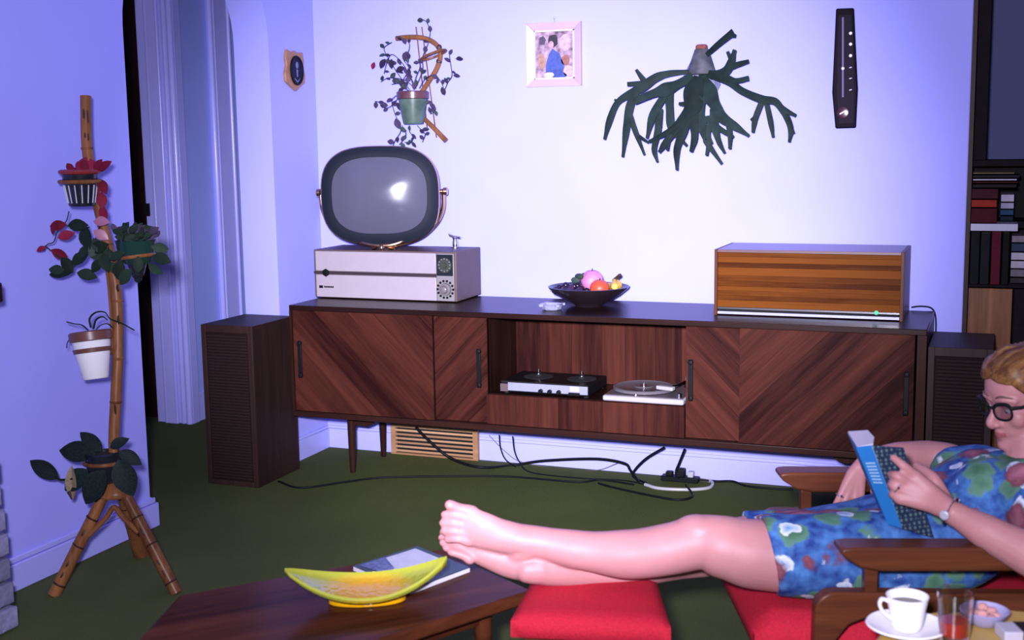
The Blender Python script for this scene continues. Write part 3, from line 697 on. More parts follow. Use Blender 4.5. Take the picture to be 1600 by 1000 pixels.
obj('strip_body', MB().box(c.x - 0.085, c.x + 0.06, c.y - 0.022, c.y + 0.022, 0.0, 0.020), MT['black'], ps, bevel=0.003)
obj('plug', MB().box(c.x - 0.030, c.x + 0.006, c.y - 0.018, c.y + 0.018, 0.020, 0.050), MT['black'], ps, bevel=0.004)
obj('plug', MB().box(c.x + 0.018, c.x + 0.040, c.y - 0.014, c.y + 0.014, 0.020, 0.042), MT['offwhite'], ps, bevel=0.003)
obj('plug', MB().box(c.x - 0.068, c.x - 0.042, c.y - 0.014, c.y + 0.014, 0.020, 0.036), MT['black'], ps, bevel=0.003)

# ================================================================ THINGS ON THE SIDEBOARD
BX, BY = 1.262, -0.205
fb = thing('fruit_bowl', 'shallow dark wooden bowl of fruit on the sideboard', 'bowl', (BX, BY, ZT))
obj('bowl_shell', MB().lathe((BX, BY, ZT), [(0.050, 0.0), (0.055, 0.006), (0.085, 0.022), (0.120, 0.044), (0.150, 0.068), (0.153, 0.074), (0.149, 0.075), (0.115, 0.052), (0.080, 0.032), (0.040, 0.018), (0.002, 0.016)], 48), plain('bowl_wood', (0.016, 0.010, 0.014), 0.25), fb)
def fruit(name, c, r, col, label, stemmed=True):
    t = thing(name, label, 'fruit', c)
    m = MB(); prof = []
    for k in range(0, 17):
        ph = math.pi * k / 16; rr = r * math.sin(ph); h = -r * math.cos(ph) * 0.94 + r
        if k > 14: h -= (k - 14) * r * 0.06
        prof.append((max(rr, 0.0005), h))
    obj('flesh', m.lathe(Vector(c), prof, 24), col, t, smooth=80)
    obj('stem', MB().tube([Vector(c) + Vector((0, 0, r * 1.8)), Vector(c) + Vector((0.002, 0, r * 2.05))], 0.002, 6), MT['cane_dark'], t)
    return t
MT['peach'] = plain('peach_skin', (0.62, 0.22, 0.42), 0.55, var=0.35, scale=22)
MT['orange'] = plain('orange_peel', (0.60, 0.075, 0.030), 0.4, var=0.08, scale=60, bump=0.2)
MT['banana'] = plain('banana_peel', (0.62, 0.36, 0.06), 0.5, var=0.15, scale=30)
fruit('peach', (BX + 0.010, BY + 0.010, ZT + 0.054), 0.042, MT['peach'], 'large pink peach at the top of the fruit bowl')
fruit('orange', (BX + 0.060, BY - 0.055, ZT + 0.038), 0.036, MT['orange'], 'red-orange fruit at the front of the bowl')
fruit('lemon', (BX - 0.010, BY + 0.075, ZT + 0.050), 0.028, MT['banana'], 'small yellow fruit tucked behind the peach')
bn = thing('banana_bunch', 'yellow bananas with dark stem at the right of the bowl', 'fruit', (BX + 0.09, BY, ZT + 0.06))
for k in range(3):
    dy = (k - 1) * 0.022
    obj('banana', MB().limb([(BX + 0.045, BY + 0.075 + dy, ZT + 0.070), (BX + 0.095, BY + 0.03 + dy, ZT + 0.074), (BX + 0.112, BY - 0.01 + dy, ZT + 0.080), (BX + 0.105, BY + 0.0 + dy * 0.5, ZT + 0.098)], [0.008, 0.016, 0.015, 0.008], 10), MT['banana'], bn)
obj('stem', MB().limb([(BX + 0.100, BY + 0.0, ZT + 0.098), (BX + 0.112, BY + 0.0, ZT + 0.110), (BX + 0.122, BY, ZT + 0.118)], [0.008, 0.0065, 0.007], 8), MT['cane_dark'], bn)
gp = thing('grape_bunch', 'heap of dark purple grapes at the left of the bowl', 'fruit', (BX - 0.06, BY - 0.02, ZT + 0.05))
gm = mesh_of('grape', MB().ball((0, 0, 0), 0.0125, 10), plain('grape_skin', (0.020, 0.008, 0.030), 0.3, var=0.3, scale=40, rnd=0.6), 80)
for k in range(62):
    a = random.uniform(0, 6.28); q = random.random() ** 0.5
    x = BX - 0.062 + 0.062 * q * math.cos(a); y = BY - 0.025 + 0.07 * q * math.sin(a)
    z = ZT + 0.058 + (1 - q) * 0.040 * random.uniform(0.3, 1)
    inst('grape', gm, gp, Matrix.Translation((x, y, z)))
for (x, z, s) in ((-0.030, 0.112, 1), (-0.045, 0.098, 1)):
    obj('grape_leaf', MB().ball((BX + x, BY - 0.02, ZT + z), (0.018, 0.006, 0.012)), MT['leaf2'], gp)
obj('stem', MB().tube([(BX - 0.03, BY - 0.02, ZT + 0.095), (BX - 0.025, BY - 0.02, ZT + 0.118), (BX - 0.012, BY - 0.02, ZT + 0.124)], 0.003, 6), MT['leaf2'], gp)
ac = at(862, 484, z=ZT)
at_ = thing('glass_ashtray', 'small cut-glass ashtray beside the fruit bowl', 'ashtray', tuple(ac))
am_ = MB(); am_.lathe(ac, [(0.030, 0), (0.036, 0.004), (0.040, 0.018), (0.044, 0.022), (0.036, 0.022), (0.030, 0.010), (0.004, 0.007)], 10)
obj('dish', am_, plain('pressed_glass', (0.55, 0.55, 0.75), 0.08, trans=0.6), at_, smooth=20)
for k in range(4):
    a = math.pi / 4 + k * math.pi / 2
    obj('rest', MB().obox(ac + Vector((0.043 * math.cos(a), 0.043 * math.sin(a), 0.019)), Vector((0.009 * math.cos(a), 0.009 * math.sin(a), 0)), Vector((-0.006 * math.sin(a), 0.006 * math.cos(a), 0)), Z * 0.004), plain('pressed_glass_lip', (0.55, 0.55, 0.75), 0.08, trans=0.5), at_)

# ================================================================ THINGS ON THE WALLS
# framed picture
pf = thing('framed_picture', 'small pink-framed picture of a blue figure hanging on the back wall', 'picture', (1.056, -0.012, 1.51))
P = [at(822, 37, y=-0.02), at(907, 34, y=-0.02), at(907, 136, y=-0.02), at(822, 134, y=-0.02)]
PX0, PX1, PZ0, PZ1 = P[0].x, P[1].x, P[3].z, P[0].z
PZ0 = (P[3].z + P[2].z) / 2; fw = 0.030
for k, (a, b, c, d) in enumerate((((PX0, PZ0), (PX1, PZ0), (PX1 - fw, PZ0 + fw), (PX0 + fw, PZ0 + fw)), ((PX0, PZ1), (PX0 + fw, PZ1 - fw), (PX1 - fw, PZ1 - fw), (PX1, PZ1)), ((PX0, PZ0), (PX0 + fw, PZ0 + fw), (PX0 + fw, PZ1 - fw), (PX0, PZ1)), ((PX1, PZ0), (PX1, PZ1), (PX1 - fw, PZ1 - fw), (PX1 - fw, PZ0 + fw)))):
    pts = [a, b, c, d]
    cx_, cz_ = (PX0 + PX1) / 2, (PZ0 + PZ1) / 2
    m = MB(); n4 = 4
    inner = [abs(q[0] - cx_) < (PX1 - PX0) / 2 - fw + 1e-4 and abs(q[1] - cz_) < (PZ1 - PZ0) / 2 - fw + 1e-4 for q in pts]
    front = [Vector((q[0], -0.012 if i_ else -0.024, q[1])) for q, i_ in zip(pts, inner)]
    back = [Vector((q[0], -0.001, q[1])) for q in pts]
    m.hexa(back + front)
    obj('frame_bar', m, MT['pinkframe'], pf, bevel=0.002)
lin = MB()
a0, a1, b0, b1 = PX0 + fw - 0.001, PX1 - fw + 0.001, PZ0 + fw - 0.001, PZ1 - fw + 0.001
lw = 0.0045
for q in ((a0, a0 + lw, b0, b1), (a1 - lw, a1, b0, b1), (a0, a1, b0, b0 + lw), (a0, a1, b1 - lw, b1)): lin.box(q[0], q[1], -0.015, -0.006, q[2], q[3])
obj('slip', lin, plain('white_slip', (0.7, 0.66, 0.72), 0.4), pf)
cv = obj('canvas', MB().box(a0, a1, -0.0075, -0.002, b0, b1), plain('mottled_paint', (0.30, 0.20, 0.27), 0.6, var=0.75, scale=42), pf)
def blot(c, r, col, y, nm='paint_patch'):
    u, v = c; x = a0 + u * (a1 - a0); z = b1 - v * (b1 - b0)
    pts = []
    for k in range(14):
        th = 2 * math.pi * k / 14; q = random.uniform(0.86, 1.12)
        pts.append((min(max(x + r[0] * q * math.cos(th), a0 + lw), a1 - lw), y, min(max(z + r[1] * q * math.sin(th), b0 + lw), b1 - lw)))
    obj(nm, MB().prism(pts, Vector((0, 0.0004, 0))), plain('oil_paint', col, 0.6, var=0.3, scale=60), cv, smooth=0)
blot((0.50, 0.72), (0.036, 0.062), (0.045, 0.075, 0.30), -0.0081)
blot((0.52, 0.93), (0.046, 0.024), (0.035, 0.060, 0.26), -0.0082)
blot((0.46, 0.22), (0.021, 0.026), (0.020, 0.016, 0.030), -0.0083)
blot((0.42, 0.29), (0.011, 0.015), (0.45, 0.27, 0.30), -0.0088)
blot((0.36, 0.92), (0.022, 0.011), (0.55, 0.44, 0.48), -0.0087)
blot((0.78, 0.62), (0.018, 0.022), (0.26, 0.10, 0.09), -0.0081)
blot((0.76, 0.27), (0.024, 0.032), (0.48, 0.32, 0.36), -0.0080)
blot((0.18, 0.62), (0.016, 0.03), (0.34, 0.19, 0.14), -0.0081)
blot((0.20, 0.20), (0.014, 0.016), (0.07, 0.05, 0.09), -0.0081)
blot((0.84, 0.86), (0.018, 0.022), (0.50, 0.32, 0.40), -0.0082)
obj('hook', MB().tube([((PX0 + PX1) / 2, -0.003, PZ1 - 0.005), ((PX0 + PX1) / 2, -0.004, PZ1 + 0.016)], 0.002, 6).ball(((PX0 + PX1) / 2, -0.005, PZ1 + 0.018), 0.004, 8), MT['alu'], pf)
# portrait plaque on the narrow wall
pq = thing('portrait_plaque', 'shield-shaped gilt wall plaque with a dark oval portrait by the corner', 'plaque', (0.0, -0.172, 1.53))
def sh(dy, dz): return (0.0, -0.172 + dy, 1.606 + dz)
outl = [(-0.060, 0.078), (-0.020, 0.070), (0.0, 0.076), (0.020, 0.070), (0.060, 0.072), (0.068, 0.040), (0.062, 0.010), (0.074, -0.020), (0.068, -0.052), (0.035, -0.066), (0.0, -0.086), (-0.040, -0.068), (-0.076, -0.050), (-0.080, -0.018), (-0.066, 0.015), (-0.072, 0.045)]
obj('shield', MB().prism([sh(a, b) for a, b in outl], Vector((0.012, 0, 0))), MT['gold'], pq, bevel=0.003)
def oval(ry, rz, x, th): return [(x, -0.168 + ry * math.cos(2 * math.pi * k / 28), 1.603 + rz * math.sin(2 * math.pi * k / 28)) for k in range(28)]
ov = obj('oval_frame', MB().tube(oval(0.046, 0.055, 0.014, 0), 0.005, 8, closed=True), MT['black'], pq)
obj('portrait', MB().prism(oval(0.045, 0.054, 0.011, 0), Vector((0.004, 0, 0))), plain('dark_photograph', (0.010, 0.012, 0.030), 0.5, spec=0.1), pq)
pm = plain('silver_print', (0.16, 0.15, 0.27), 0.5)
obj('portrait_face', MB().ball((0.0155, -0.167, 1.624), (0.0012, 0.011, 0.014)), pm, pq)
obj('portrait_collar', MB().prism([(0.0151, -0.173, 1.607), (0.0151, -0.161, 1.607), (0.0151, -0.163, 1.578), (0.0151, -0.171, 1.578)], Vector((0.0006, 0, 0))), pm, pq)
obj('portrait_flower', MB().prism([(0.0151, -0.190, 1.574), (0.0151, -0.167, 1.560), (0.0151, -0.146, 1.574), (0.0151, -0.150, 1.568), (0.0151, -0.167, 1.554), (0.0151, -0.186, 1.566)], Vector((0.0006, 0, 0))), pm, pq)
# wall thermometer
th_ = thing('wall_thermometer', 'long dark coffin-shaped wall thermometer with white scale dots', 'thermometer', (2.16, -0.01, 1.335))
oc = [at(a, b, y=-0.002) for a, b in ((1307, 14), (1335, 13), (1338, 80), (1341, 140), (1338, 200), (1306, 201), (1301, 145), (1304, 80))]
obj('board', MB().prism(oc, Vector((0, -0.018, 0))), plain('ebonised_wood', (0.006, 0.004, 0.008), 0.6, spec=0.08), th_, bevel=0.005)
cn = [at(a, b, y=-0.020) for a, b in ((1311, 24), (1330, 23), (1333, 80), (1335, 140), (1333, 192), (1311, 193), (1308, 142), (1309, 80))]
obj('inset', MB().prism(cn, Vector((0, -0.003, 0))), plain('dark_inset', (0.012, 0.008, 0.018), 0.6, spec=0.1), th_)
obj('glass_tube', MB().tube([at(1317, 27, y=-0.027), at(1317, 152, y=-0.027)], 0.0035, 8), plain('tube_glass', (0.20, 0.17, 0.30), 0.15), th_)
obj('bulb', MB().ball(at(1317, 107, y=-0.028), 0.006, 10), plain('white_bead', (0.9, 0.85, 0.9), 0.15), th_)
for py in (52, 69, 87): obj('scale_dot', MB().ball(at(1329, py, y=-0.025), (0.006, 0.004, 0.006), 10), plain('white_bead_s', (0.9, 0.85, 0.9), 0.15), th_)
for py in (105, 122, 140): obj('scale_mark', MB().tube([at(1327, py + 1, y=-0.0245), at(1331, py, y=-0.0245)], 0.002, 6), MT['alu'], th_)
dc = at(1317, 176, y=-0.023)
dl = obj('dial', MB().lathe(dc, [(0.022, 0), (0.021, 0.004), (0.017, 0.005), (0.002, 0.005)], 24, Vector((0, -1, 0))), plain('wine_dial', (0.045, 0.012, 0.030), 0.2), th_)
obj('needle', MB().tube([dc + Vector((-0.010, -0.007, -0.005)), dc + Vector((0.012, -0.007, 0.007))], 0.0026, 6), plain('white_needle', (0.9, 0.8, 0.8), 0.3), dl)

# ---------------------------------------------------------------- leaves
def leaf_mesh(name, mat, ln=1.0, wd=0.5, cup=0.12, tip=1.0, n=6):
    """a leaf lying along +x, unit length, with a folded midrib and real thickness"""
    top = []; f = []
    for i in range(n + 1):
        t = i / n; w_ = wd / 2 * math.sin(math.pi * (t ** tip)) ** 0.8 if 0 < t < 1 else 0.012
        zc = -0.18 * t * t
        for s, q in ((-1, 1), (0, 0), (1, 1)): top.append((t * ln, s * w_, zc + cup * q * w_ * 2 - (0 if q else 0.0)))
    k = len(top); v = top + [(x, y, z - 0.02) for x, y, z in top]
    for i in range(n):
        for j in range(2):
            a = i * 3 + j; f.append((a, a + 1, a + 4, a + 3)); f.append((k + a + 3, k + a + 4, k + a + 1, k + a))
        for e in (0, 2):
            a = i * 3 + e; f.append((a, a + 3, k + a + 3, k + a))
    f.append((0, 1, k + 1, k)); f.append((1, 2, k + 2, k + 1)); a = n * 3; f.append((a, a + 1, k + a + 1, k + a)); f.append((a + 1, a + 2, k + a + 2, k + a + 1))
    return mesh_of(name, MB().add(v, f), mat, 60)
LF = {k: leaf_mesh('leaf', MT[k], 1, 0.62) for k in ('leaf', 'leaf2', 'leafpurple', 'leafred', 'leafpink')}
def put_leaf(kind, parent, p, ang, ln, face=None, wide=1.0, roll=None):
    """leaf at p pointing at picture angle ang (0 right, 90 up), its face turned roughly to the room"""
    d = RT * math.cos(math.radians(ang)) + UP * math.sin(math.radians(ang)) - FW * random.uniform(-0.25, 0.35)
    d.normalize()
    nrm = (-FW + RT * random.uniform(-0.6, 0.6) + UP * random.uniform(-0.3, 0.7)) if roll is None else roll
    y = nrm.cross(d).normalized(); z = d.cross(y)
    return inst('leaf', LF[kind], parent, basis(p, d, y, z, ln, ln * wide, ln))

# wall planter on a bent bamboo bracket
wp = thing('bamboo_wall_bracket', 'bent bamboo bracket hooked to the wall above the television', 'bracket', tuple(at(645, 200, y=-0.03)))
YW = -0.035
obj('hook_arm', MB().tube(curve([at(a, b, y=YW) for a, b in ((619, 60), (640, 58), (664, 60), (682, 70), (688, 86), (682, 108), (668, 130), (655, 150))], 6), 0.010, 10), MT['cane'], wp)
obj('lower_arm', MB().tube([at(655, 178, y=YW), at(676, 198, y=YW), at(697, 220, y=YW)], [0.009, 0.010, 0.011], 10), MT['cane'], wp)
rc = at(677, 86, y=-0.075)
obj('ring', MB().tube([rc + Vector((0.052 * math.cos(2 * math.pi * k / 24), 0.040 * math.sin(2 * math.pi * k / 24), 0.018 * math.cos(2 * math.pi * k / 24))) for k in range(24)], 0.005, 8, closed=True), MT['cane'], wp)
for a, b in (((650, 42), (668, 205)), ((659, 42), (682, 215))): obj('cane_rod', MB().tube([at(*a, y=-0.012), at(*b, y=-0.016)], 0.0028, 6), MT['cane'], wp)
for q in ((686, 74), (686, 96), (670, 124)): obj('binding', MB().ball(at(*q, y=YW), 0.0125, 8), MT['cane_dark'], wp)
vp = thing('wall_planter', 'green pot with plum rim trailing a small-leaved vine on the wall', 'potted plant', tuple(at(645, 194, y=-0.08)))
pc = at(646, 194, y=-0.085)
obj('pot', MB().lathe(pc, [(0.036, 0), (0.040, 0.002), (0.047, 0.03), (0.055, 0.08), (0.058, 0.105), (0.052, 0.105), (0.050, 0.09)], 28), MT['greenpot'], vp)
obj('rim', MB().lathe(pc + Z * 0.098, [(0.058, 0), (0.064, 0.003), (0.065, 0.028), (0.060, 0.032), (0.054, 0.030), (0.052, 0.010)], 28), MT['plum'], vp)
obj('soil', MB().lathe(pc + Z * 0.110, [(0.052, 0), (0.051, 0.008), (0.02, 0.012)], 20), MT['soil'], vp)
vines = [
 [(650, 138), (640, 118), (628, 98), (612, 85), (604, 100), (600, 115)], [(640, 140), (625, 120), (615, 105), (605, 88), (600, 75), (612, 66)],
 [(645, 135), (640, 110), (636, 90), (640, 70), (630, 60), (618, 58)], [(650, 135), (660, 110), (660, 90), (668, 70), (672, 50), (666, 34), (658, 30)],
 [(648, 138), (634, 126), (618, 122), (605, 122), (595, 128)], [(655, 138), (665, 122), (680, 118), (690, 130), (694, 140), (700, 128), (706, 118), (704, 100), (702, 86)],
 [(632, 142), (618, 150), (612, 158), (616, 175), (622, 190), (626, 205), (618, 218), (614, 228)], [(625, 150), (610, 166), (600, 168), (592, 160), (586, 158)],
 [(640, 196), (640, 206), (646, 214), (640, 224), (632, 222)], [(652, 196), (660, 205), (664, 210), (660, 222)], [(662, 150), (672, 160), (680, 168), (678, 175), (672, 178)],
 [(628, 196), (634, 208), (630, 218), (624, 226)], [(646, 138), (650, 120), (656, 105), (654, 92)], [(636, 138), (630, 125), (640, 108), (632, 96)], [(640, 142), (628, 136), (622, 130), (612, 132)]]
for vv in vines:
    ys = [-0.085 + (0.03 if k > 2 else 0.0) - 0.012 * math.sin(k * 1.3) for k in range(len(vv))]
    pts = curve([at(a, b, y=y) for (a, b), y in zip(vv, ys)], 5)
    obj('vine', MB().tube(pts, 0.0015, 5), MT['leafpurple'], vp)
    for k in range(4, len(pts), 4 if len(vv) > 5 else 3):
        put_leaf(random.choice(['leafpurple', 'leafpurple', 'leaf2']), vp, pts[k], random.uniform(0, 360), random.uniform(0.018, 0.030), wide=random.uniform(0.8, 1.2))
for (a, b, an, l) in ((602, 92, 235, 0.042), (612, 92, 260, 0.038), (636, 80, 250, 0.042), (632, 105, 200, 0.040), (620, 160, 300, 0.038), (618, 185, 290, 0.045), (648, 128, 260, 0.03), (712, 92, 10, 0.03), (708, 118, 5, 0.028), (690, 136, 290, 0.032)):
    put_leaf('leafpurple', vp, at(a, b, y=-0.09), an, l)
put_leaf('leafred', vp, at(585, 97, y=-0.03), 250, 0.030)

# staghorn fern: forked straps, each frond a solid tapering blade
sf = thing('staghorn_fern', 'large dark staghorn fern spreading forked fronds on the back wall', 'fern', tuple(at(1095, 150, y=-0.05)))
def cp_(x, y): return 920 + x * 0.25, 30 + y * 0.25
def ribbon(m, pts, ws, nrm, th):
    v = []; f = []; k = len(pts)
    for i, p in enumerate(pts):
        t = (pts[min(i + 1, k - 1)] - pts[max(i - 1, 0)]).normalized(); s_ = t.cross(nrm).normalized()
        for a, b in ((-1, 1), (-0.45, 1.5), (0.45, 1.5), (1, 1), (1, -1), (-1, -1)): v.append(p + s_ * (a * ws[i]) + nrm * (b * th / 2))
    for i in range(k - 1):
        for j in range(6): f.append((i * 6 + j, i * 6 + (j + 1) % 6, i * 6 + 6 + (j + 1) % 6, i * 6 + 6 + j))
    f.append(tuple(range(6))); f.append(tuple(range((k - 1) * 6, k * 6))); m.add(v, f)
def frond(strokes, y0, sag=0.05, name='frond'):
    m = MB(); nrm = Vector((random.uniform(-0.1, 0.3), -1, random.uniform(0.0, 0.35))).normalized()
    for st_ in strokes:
        pts = []; ws = []
        for i, (x, y, wd) in enumerate(st_):
            dist = math.hypot(x - 690, y - 360) / 600.0
            pts.append(at(*cp_(x, y), y=y0 - sag * math.sin(min(dist, 1.4) * 2.0))); ws.append((wd + 9) * 0.25 * 4.5 / F_PX / 2)
        P_, W_ = smooth_path(pts, ws, 5)
        ribbon(m, P_, W_, nrm, 0.0032)
    return obj(name, m, MT['fern'], sf, smooth=25)
frond([[(735, 225, 22), (800, 165, 30), (860, 115, 34), (905, 80, 40)], [(880, 100, 24), (920, 105, 10)]], -0.05)
frond([[(690, 335, 40), (780, 345, 40), (850, 330, 50), (885, 280, 44), (912, 190, 14)], [(880, 300, 34), (940, 280, 24), (1000, 262, 14)], [(895, 265, 22), (866, 202, 10)],
       [(760, 355, 30), (850, 365, 36), (920, 385, 24), (1000, 368, 22)]], -0.07)
frond([[(780, 355, 34), (880, 395, 36), (960, 450, 36), (1080, 500, 42), (1160, 512, 36), (1210, 560, 30), (1295, 603, 10)], [(1190, 545, 26), (1235, 610, 30), (1262, 690, 26), (1252, 768, 8)], [(1240, 620, 16), (1282, 715, 6)],
       [(1085, 505, 26), (1050, 590, 26), (1035, 640, 24), (1025, 708, 10)], [(1050, 600, 16), (1012, 632, 6)], [(1108, 515, 22), (1135, 640, 24), (1152, 738, 8)]], -0.06)
frond([[(620, 328, 18), (500, 340, 32), (420, 365, 46), (340, 420, 56), (270, 460, 44), (180, 520, 30), (130, 630, 34), (98, 752, 10)], [(345, 385, 30), (295, 315, 10)], [(350, 400, 26), (240, 406, 18)], [(190, 520, 12), (160, 502, 5)],
       [(290, 460, 40), (255, 550, 46), (235, 680, 38), (212, 862, 8)], [(255, 600, 30), (290, 700, 26), (348, 848, 6)], [(310, 730, 16), (375, 772, 6)]], -0.055)
frond([[(650, 355, 46), (560, 405, 50), (480, 440, 84), (400, 465, 44), (285, 512, 40)], [(500, 440, 50), (505, 560, 40), (520, 680, 46), (612, 790, 8)], [(470, 480, 40), (400, 600, 44), (362, 745, 8)],
       [(440, 560, 40), (432, 690, 36), (408, 810, 26), (428, 892, 6)]], -0.085)
frond([[(690, 360, 60), (655, 450, 120), (650, 540, 110), (600, 610, 60), (480, 770, 34), (438, 832, 10)], [(590, 620, 34), (500, 700, 26), (375, 765, 10)], [(650, 540, 70), (655, 640, 50), (660, 740, 34), (638, 828, 14)],
       [(620, 600, 50), (590, 700, 48), (550, 810, 34), (550, 942, 8)], [(600, 530, 20), (562, 528, 10)], [(500, 720, 30), (490, 820, 8)]], -0.10)
frond([[(700, 360, 60), (740, 450, 110), (790, 540, 60), (830, 610, 60), (900, 660, 44), (1000, 728, 10)], [(870, 650, 26), (882, 720, 22), (880, 810, 10)], [(690, 500, 70), (690, 620, 60), (735, 740, 44), (738, 770, 30), (830, 902, 10)], [(750, 770, 20), (735, 852, 8)],
       [(780, 560, 40), (785, 660, 44), (810, 760, 24), (848, 836, 8)], [(780, 660, 30), (850, 705, 22), (905, 735, 8)], [(700, 630, 30), (790, 620, 40)], [(760, 650, 30), (745, 720, 20), (760, 780, 24)]], -0.095)
bs = at(*cp_(705, 370), y=-0.045)
obj('bark_mount', MB().hexa([at(*cp_(585, 360), y=-0.004), at(*cp_(830, 410), y=-0.004), at(*cp_(800, 470), y=-0.012), at(*cp_(600, 440), y=-0.012), at(*cp_(650, 230), y=-0.004), at(*cp_(755, 230), y=-0.004), at(*cp_(745, 240), y=-0.03), at(*cp_(660, 240), y=-0.03)]), plain('grey_shield_frond', (0.16, 0.17, 0.27), 0.6, var=0.2), sf, bevel=0.004)
obj('clay_half_pot', MB().lathe(at(*cp_(705, 345), y=-0.045), [(0.050, 0), (0.052, 0.01), (0.036, 0.06), (0.026, 0.09), (0.020, 0.092)], 20), [plain('mossy_bark', (0.060, 0.062, 0.075), 0.7, var=0.5, scale=30)], sf)
obj('bark_flake', MB().hexa([at(*cp_(700, 325), y=-0.09), at(*cp_(772, 325), y=-0.075), at(*cp_(775, 330), y=-0.03), at(*cp_(705, 330), y=-0.03), at(*cp_(690, 235), y=-0.072), at(*cp_(748, 230), y=-0.06), at(*cp_(748, 230), y=-0.02), at(*cp_(690, 235), y=-0.02)]), plain('red_bark', (0.075, 0.028, 0.035), 0.7, var=0.4, scale=40), sf, bevel=0.006)
obj('bark_stub', MB().lathe(at(*cp_(705, 245), y=-0.045), [(0.021, 0), (0.024, 0.02), (0.022, 0.045), (0.017, 0.050), (0.004, 0.044)], 9), plain('rust_bark', (0.21, 0.055, 0.040), 0.7, var=0.5, scale=40), sf, smooth=20)

# ================================================================ BAMBOO PLANT STAND
DS = 3.70
ps_ = thing('bamboo_plant_stand', 'tall bamboo plant stand on three splayed legs by the left wall', 'plant stand', (0.26, -1.69, 0))
def dd(a, b, d=DS): return at(a, b, d=d)
pole = [(134, 150), (136, 230), (146, 290), (158, 340), (172, 400), (182, 460), (184, 540), (181, 620), (178, 690), (181, 765)]
po = obj('pole', MB().tube(curve([dd(*q) for q in pole], 4), [0.0165] * 37, 14), MT['cane'], ps_)
for (a, b) in ((136, 232), (152, 318), (168, 382), (183, 470), (184, 560), (181, 628), (179, 690)):
    p0 = dd(a, b); q0 = dd(a + 0.3, b + 4)
    obj('node_ring', MB().lathe(p0, [(0.0165, -0.004), (0.0185, -0.001), (0.0185, 0.002), (0.0165, 0.004)], 14), MT['cane'], po)
for (a, b, w_, h_) in ((131, 180, 2.0, 10), (137, 182, 1.5, 11), (133, 212, 1.6, 5), (138, 214, 1.4, 6), (158, 345, 3, 9), (170, 392, 3, 8), (184, 450, 3.5, 6), (185, 500, 2.5, 8), (180, 640, 2.0, 10)):
    k = at(a, b, d=DS - 0.0155)
    obj('scorch_mark', MB().ball(k, (w_ * 0.0019, 0.003, h_ * 0.0019), 8), MT['cane_dark'], po)
feet = [(at(84, 930, z=0.0), 'a'), (at(276, 927, z=0.0), 'b'), (Vector((0.155, -1.475, 0.0)), 'c')]
top = dd(181, 768)
for p0, k in feet:
    dirv = (p0 - top); dirv.normalize()
    lt = top + Vector((dirv.x, dirv.y, 0)) * 0.035 + Z * 0.02
    lg = obj('leg', MB().tube([lt, lt.lerp(p0, 0.5), p0], [0.0165, 0.0185, 0.0185 if k != 'c' else 0.026], 12), MT['cane'], ps_)
    for t in (0.3, 0.55, 0.9):
        c = lt.lerp(p0, t)
        obj('node_ring', MB().lathe(c, [(0.0185, -0.003), (0.0200, 0), (0.0185, 0.003)], 12, dirv), MT['cane_dark'], lg)
    for t in (0.42, 0.7, 0.8):
        c = lt.lerp(p0, t) - FW * 0.0165
        obj('scorch_mark', MB().ball(c, (0.004, 0.003, 0.014), 8, A=(dirv.cross(FW).normalized(), FW, dirv)), MT['cane_dark'], lg)
obj('wrapped_collar', MB().lathe(top - Z * 0.012, [(0.050, 0), (0.053, 0.006), (0.050, 0.010), (0.050, 0.014), (0.046, 0.020), (0.044, 0.026), (0.040, 0.032), (0.036, 0.040), (0.028, 0.046)], 24), MT['cane'], ps_)
a_ = feet[0][0]; b_ = feet[1][0]
obj('arched_brace', MB().tube(curve([top.lerp(a_, 0.42) - FW * 0.012, top.lerp(a_, 0.25) + RT * 0.02 - FW * 0.012, top - Z * 0.045 - FW * 0.025, top.lerp(b_, 0.25) - RT * 0.02 - FW * 0.012, top.lerp(b_, 0.40) - FW * 0.012], 6), 0.008, 10), MT['cane'], ps_)
def ring_holder(c, r, tilt=0.0):
    pts = [c + Vector((r * math.cos(2 * math.pi * k / 28), r * math.sin(2 * math.pi * k / 28), tilt * math.cos(2 * math.pi * k / 28))) for k in range(28)]
    return obj('ring_holder', MB().tube(pts, 0.006, 8, closed=True), MT['cane'], ps_)
# pot at the top: black with white stripes
cA = dd(128, 322, DS - 0.055)
ring_holder(cA + Z * 0.072, 0.058); 
t_ = thing('striped_pot', 'black pot with white stripes and crimson leaves at the top of the bamboo stand', 'potted plant', tuple(cA))
obj('pot', MB().lathe(cA, [(0.034, 0), (0.037, 0.003), (0.049, 0.075), (0.052, 0.096), (0.047, 0.096), (0.045, 0.08)], 26), MT['darkpot'], t_)
for k in range(9):
    an = -2.9 + k * 0.42
    ax_ = Vector((math.cos(an), math.sin(an), 0))
    obj('stripe', MB().tube([cA + ax_ * 0.0385 + Z * 0.010, cA + ax_ * 0.0475 + Z * 0.062], 0.0018, 6), plain('white_slip_line', (0.5, 0.5, 0.6), 0.3), t_)
obj('soil', MB().lathe(cA + Z * 0.084, [(0.045, 0), (0.044, 0.006), (0.01, 0.008)], 18), MT['soil'], t_)
obj('rim', MB().tube([cA + Vector((0.054 * math.cos(2 * math.pi * k / 24), 0.054 * math.sin(2 * math.pi * k / 24), 0.100)) for k in range(24)], 0.007, 8, closed=True), plain('red_rim', (0.20, 0.020, 0.020), 0.35), t_)
for k in range(14):
    put_leaf('leafred', t_, cA + Vector((random.uniform(-.04, .045), random.uniform(-.04, .04), 0.10)), random.uniform(-30, 210), random.uniform(0.03, 0.05))
for (a, b, an) in ((155, 280, 300), (158, 300, 280), (160, 320, 275), (150, 285, 250)): put_leaf('leafred', t_, dd(a, b, DS - 0.06), an, 0.05)
